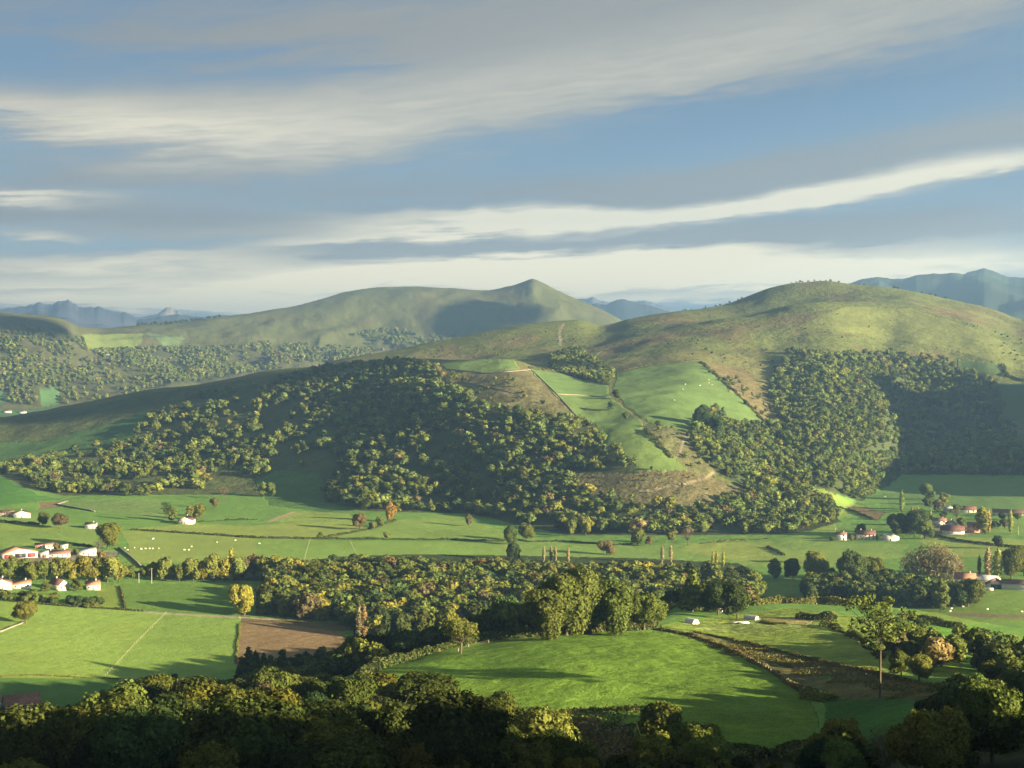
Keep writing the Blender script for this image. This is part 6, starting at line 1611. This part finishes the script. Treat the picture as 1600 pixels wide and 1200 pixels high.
# ------------------------------------------------------------------ far mountains
def mountain(name, crest, d, back, front, rough, colr, seed, step=2.0):
    pxs = np.array([c[0] for c in crest], float)
    px = np.arange(pxs[0], pxs[-1] + .1, step)
    py = np.interp(px, pxs, [c[1] for c in crest])
    n = len(px)
    rows = np.concatenate([np.linspace(-front, 0, 26), np.linspace(0, back, 12)[1:]])
    az = np.arctan((px - 800) / F)
    h = np.array([zat(a, b, d) for a, b in zip(px, py)])
    kw = np.ones(9) / 9
    hs = np.convolve(np.pad(h, 4, mode='edge'), kw, 'valid') * 0.93
    ed = np.minimum(1, np.minimum(px - px[0], px[-1] - px) / 14.0 + 0.0)
    V_ = []
    for r in rows:
        tt = 1 - abs(r) / (front if r < 0 else back)
        dd = d + r
        x = dd * np.sin(az); y = dd * np.cos(az)
        rn = 1 - 2 * np.abs(fbm(x / rough, y / rough, 5, seed))
        z = hs * tt ** 0.85 + (h - hs) * tt ** 6 + (rn * 0.30 * h) * (1 - tt) ** 0.7 * tt * 1.8
        z = z * (0.02 + 0.98 * ed) - 60 * (1 - ed) - (30 if tt < 0.01 else 0)
        V_.append(np.stack([x, y, z], 1))
    V_ = np.concatenate(V_)
    R = len(rows)
    i0 = (np.arange(R - 1)[:, None] * n + np.arange(n - 1)[None, :]).ravel()
    q = np.stack([i0, i0 + 1, i0 + n + 1, i0 + n], 1)
    o = mesh_np(name, V_, q, mats=(mat(name + '_cover', colr, 0.95, 0.05, 0.35, 0.0016),), smooth_=False)
    tag(o, kind='structure')
    return o
def jag(c, amp, seed, step=3.0):
    """adds small crags between the surveyed points of a crest"""
    xs = np.arange(c[0][0], c[-1][0], step)
    ys = np.interp(xs, [p[0] for p in c], [p[1] for p in c]) - amp * 2.0 * np.abs(fbm(xs / 9.0, xs * 0 + seed, 3, seed))
    return list(zip(xs, ys)) + [c[-1]]
mountain('mountain_range', jag([(-80, 500), (-20, 490), (0, 486), (20, 482), (50, 477), (66, 475), (72, 478), (88, 476), (101, 470), (112, 474), (122, 480), (138, 481), (146, 484), (154, 479), (166, 485), (180, 489), (196, 490), (212, 497), (222, 501), (240, 505)], 2.5, 3), 15000, 3000, 4500, 1200, (0.06, 0.07, 0.10), 61)
mountain('limestone_peak', jag([(205, 500), (225, 496), (245, 493), (252, 486), (262, 482), (268, 482), (273, 489), (280, 486), (285, 492), (300, 496), (340, 503)], 1.5, 9), 16500, 2500, 3200, 900, (0.20, 0.19, 0.18), 63)
mountain('far_ridge', jag([(200, 508), (216, 500), (240, 497), (262, 494), (278, 491), (300, 494), (318, 496), (345, 493), (360, 494), (400, 506)], 1.0, 5), 13000, 2500, 3200, 1200, (0.05, 0.06, 0.08), 67)
mountain('far_mountains', jag([(880, 486), (905, 470), (918, 468), (925, 465), (936, 471), (950, 474), (966, 470), (985, 472), (1005, 471), (1020, 474), (1050, 484), (1070, 492)], 2.2, 12), 16000, 3000, 3800, 1200, (0.08, 0.09, 0.12), 71)
mountain('blue_hills', jag([(890, 500), (918, 478), (930, 474), (945, 478), (958, 472), (975, 470), (1000, 477), (1020, 480), (1045, 488), (1080, 500)], 1.5, 15), 12500, 2500, 3500, 1200, (0.03, 0.04, 0.05), 73)
mountain('right_mountain', jag([(1240, 470), (1290, 455), (1330, 442), (1350, 436), (1372, 433), (1390, 436), (1415, 436), (1440, 432), (1470, 430), (1490, 427), (1505, 429), (1520, 424), (1537, 419.5), (1550, 424), (1575, 434), (1600, 434), (1625, 428), (1700, 440), (1800, 470)], 1.2, 18), 9500, 3200, 3600, 1100, (0.035, 0.05, 0.03), 79)  # dark cover colour also stands in for the shade on this mountain

# ------------------------------------------------------------------ unseen clouds added past the right edge, shaped to shade parts of the far slope
def cloud(x, y, t, up, side, seed, box=1.0):
    """an unseen cloud body, shaped so that its shadow falls on ground point (x, y)"""
    z = float(ground(x, y))
    cx, cy, cz = x + SX * t, y + SY * t, z + TS * t
    rng = np.random.default_rng(seed)
    V_, Q_ = [], []
    nu, nv = 36, 22
    u = np.linspace(0, 2 * pi, nu, endpoint=False); vv = np.linspace(-pi / 2, pi / 2, nv)
    U, W = np.meshgrid(u, vv)
    X = np.cos(W) * np.cos(U); Y = np.cos(W) * np.sin(U); Zc = np.sin(W)
    r = 1 + 0.22 * fbm(X * 2.2 + seed, Y * 2.2 + Zc * 1.7, 4, seed)
    X, Y, Zc = X * r, np.sign(Y) * np.abs(Y) ** box * r, np.sign(Zc) * np.abs(Zc) ** box * r
    wx = X * (abs(up[0]) + abs(side[0])) * 0.7; wy = Y * side[0] + Zc * up[0]
    px_ = cx + SX * wx - SY * wy; py_ = cy + SY * wx + SX * wy; pz_ = cz + Y * side[1] + Zc * up[1]
    Vv = np.stack([px_, py_, pz_], -1).reshape(-1, 3)
    q = [(j * nu + i, j * nu + (i + 1) % nu, (j + 1) * nu + (i + 1) % nu, (j + 1) * nu + i) for j in range(nv - 1) for i in range(nu)]
    o = mesh_np('cloud', Vv, q, mats=(mat('shade_cloud', (0.8, 0.8, 0.8), 1.0, 0.0),), smooth_=True)
    tag(o, kind='stuff')
for (x_, y_), t_c, up_, sd_, sdn, bxn in [(at(742, 496)[:2], 4500, (210, 100), (64, -27), 3, 0.7), (at(838, 490)[:2], 4500, (125, 58), (17, -7), 8, 0.9),
                                        (at(530, 575)[:2], 6000, (90, 40), (190, -70), 5, 1.0), (at(40, 508)[:2], 6500, (90, 45), (130, -50), 7, 1.0)]:
    cloud(x_, y_, t_c, up_, sd_, sdn, bxn)
# ------------------------------------------------------------------ the evening air
def box_verts(x0, x1, y0, y1, z0, z1):
    return [(x, y, z) for z in (z0, z1) for y in (y0, y1) for x in (x0, x1)]
BOXQ = [(0, 2, 3, 1), (4, 5, 7, 6), (0, 1, 5, 4), (2, 6, 7, 3), (0, 4, 6, 2), (1, 3, 7, 5)]
hm = bpy.data.materials.new('haze_air'); hm.use_nodes = True
t = hm.node_tree
for n in list(t.nodes):
    if n.type != 'OUTPUT_MATERIAL': t.nodes.remove(n)
pv = t.nodes.new('ShaderNodeVolumePrincipled')
pv.inputs['Color'].default_value = (0.31, 0.58, 1.0, 1)
pv.inputs['Density'].default_value = 0.000105
pv.inputs['Anisotropy'].default_value = 0.55
t.links.new(pv.outputs[0], [n for n in t.nodes if n.type == 'OUTPUT_MATERIAL'][0].inputs['Volume'])
hz = mesh_np('haze', box_verts(-21000, 21000, -21000, 21000, min(ZG.min() - 8, -100), 920), BOXQ, mats=(hm,))
tag(hz, kind='stuff')
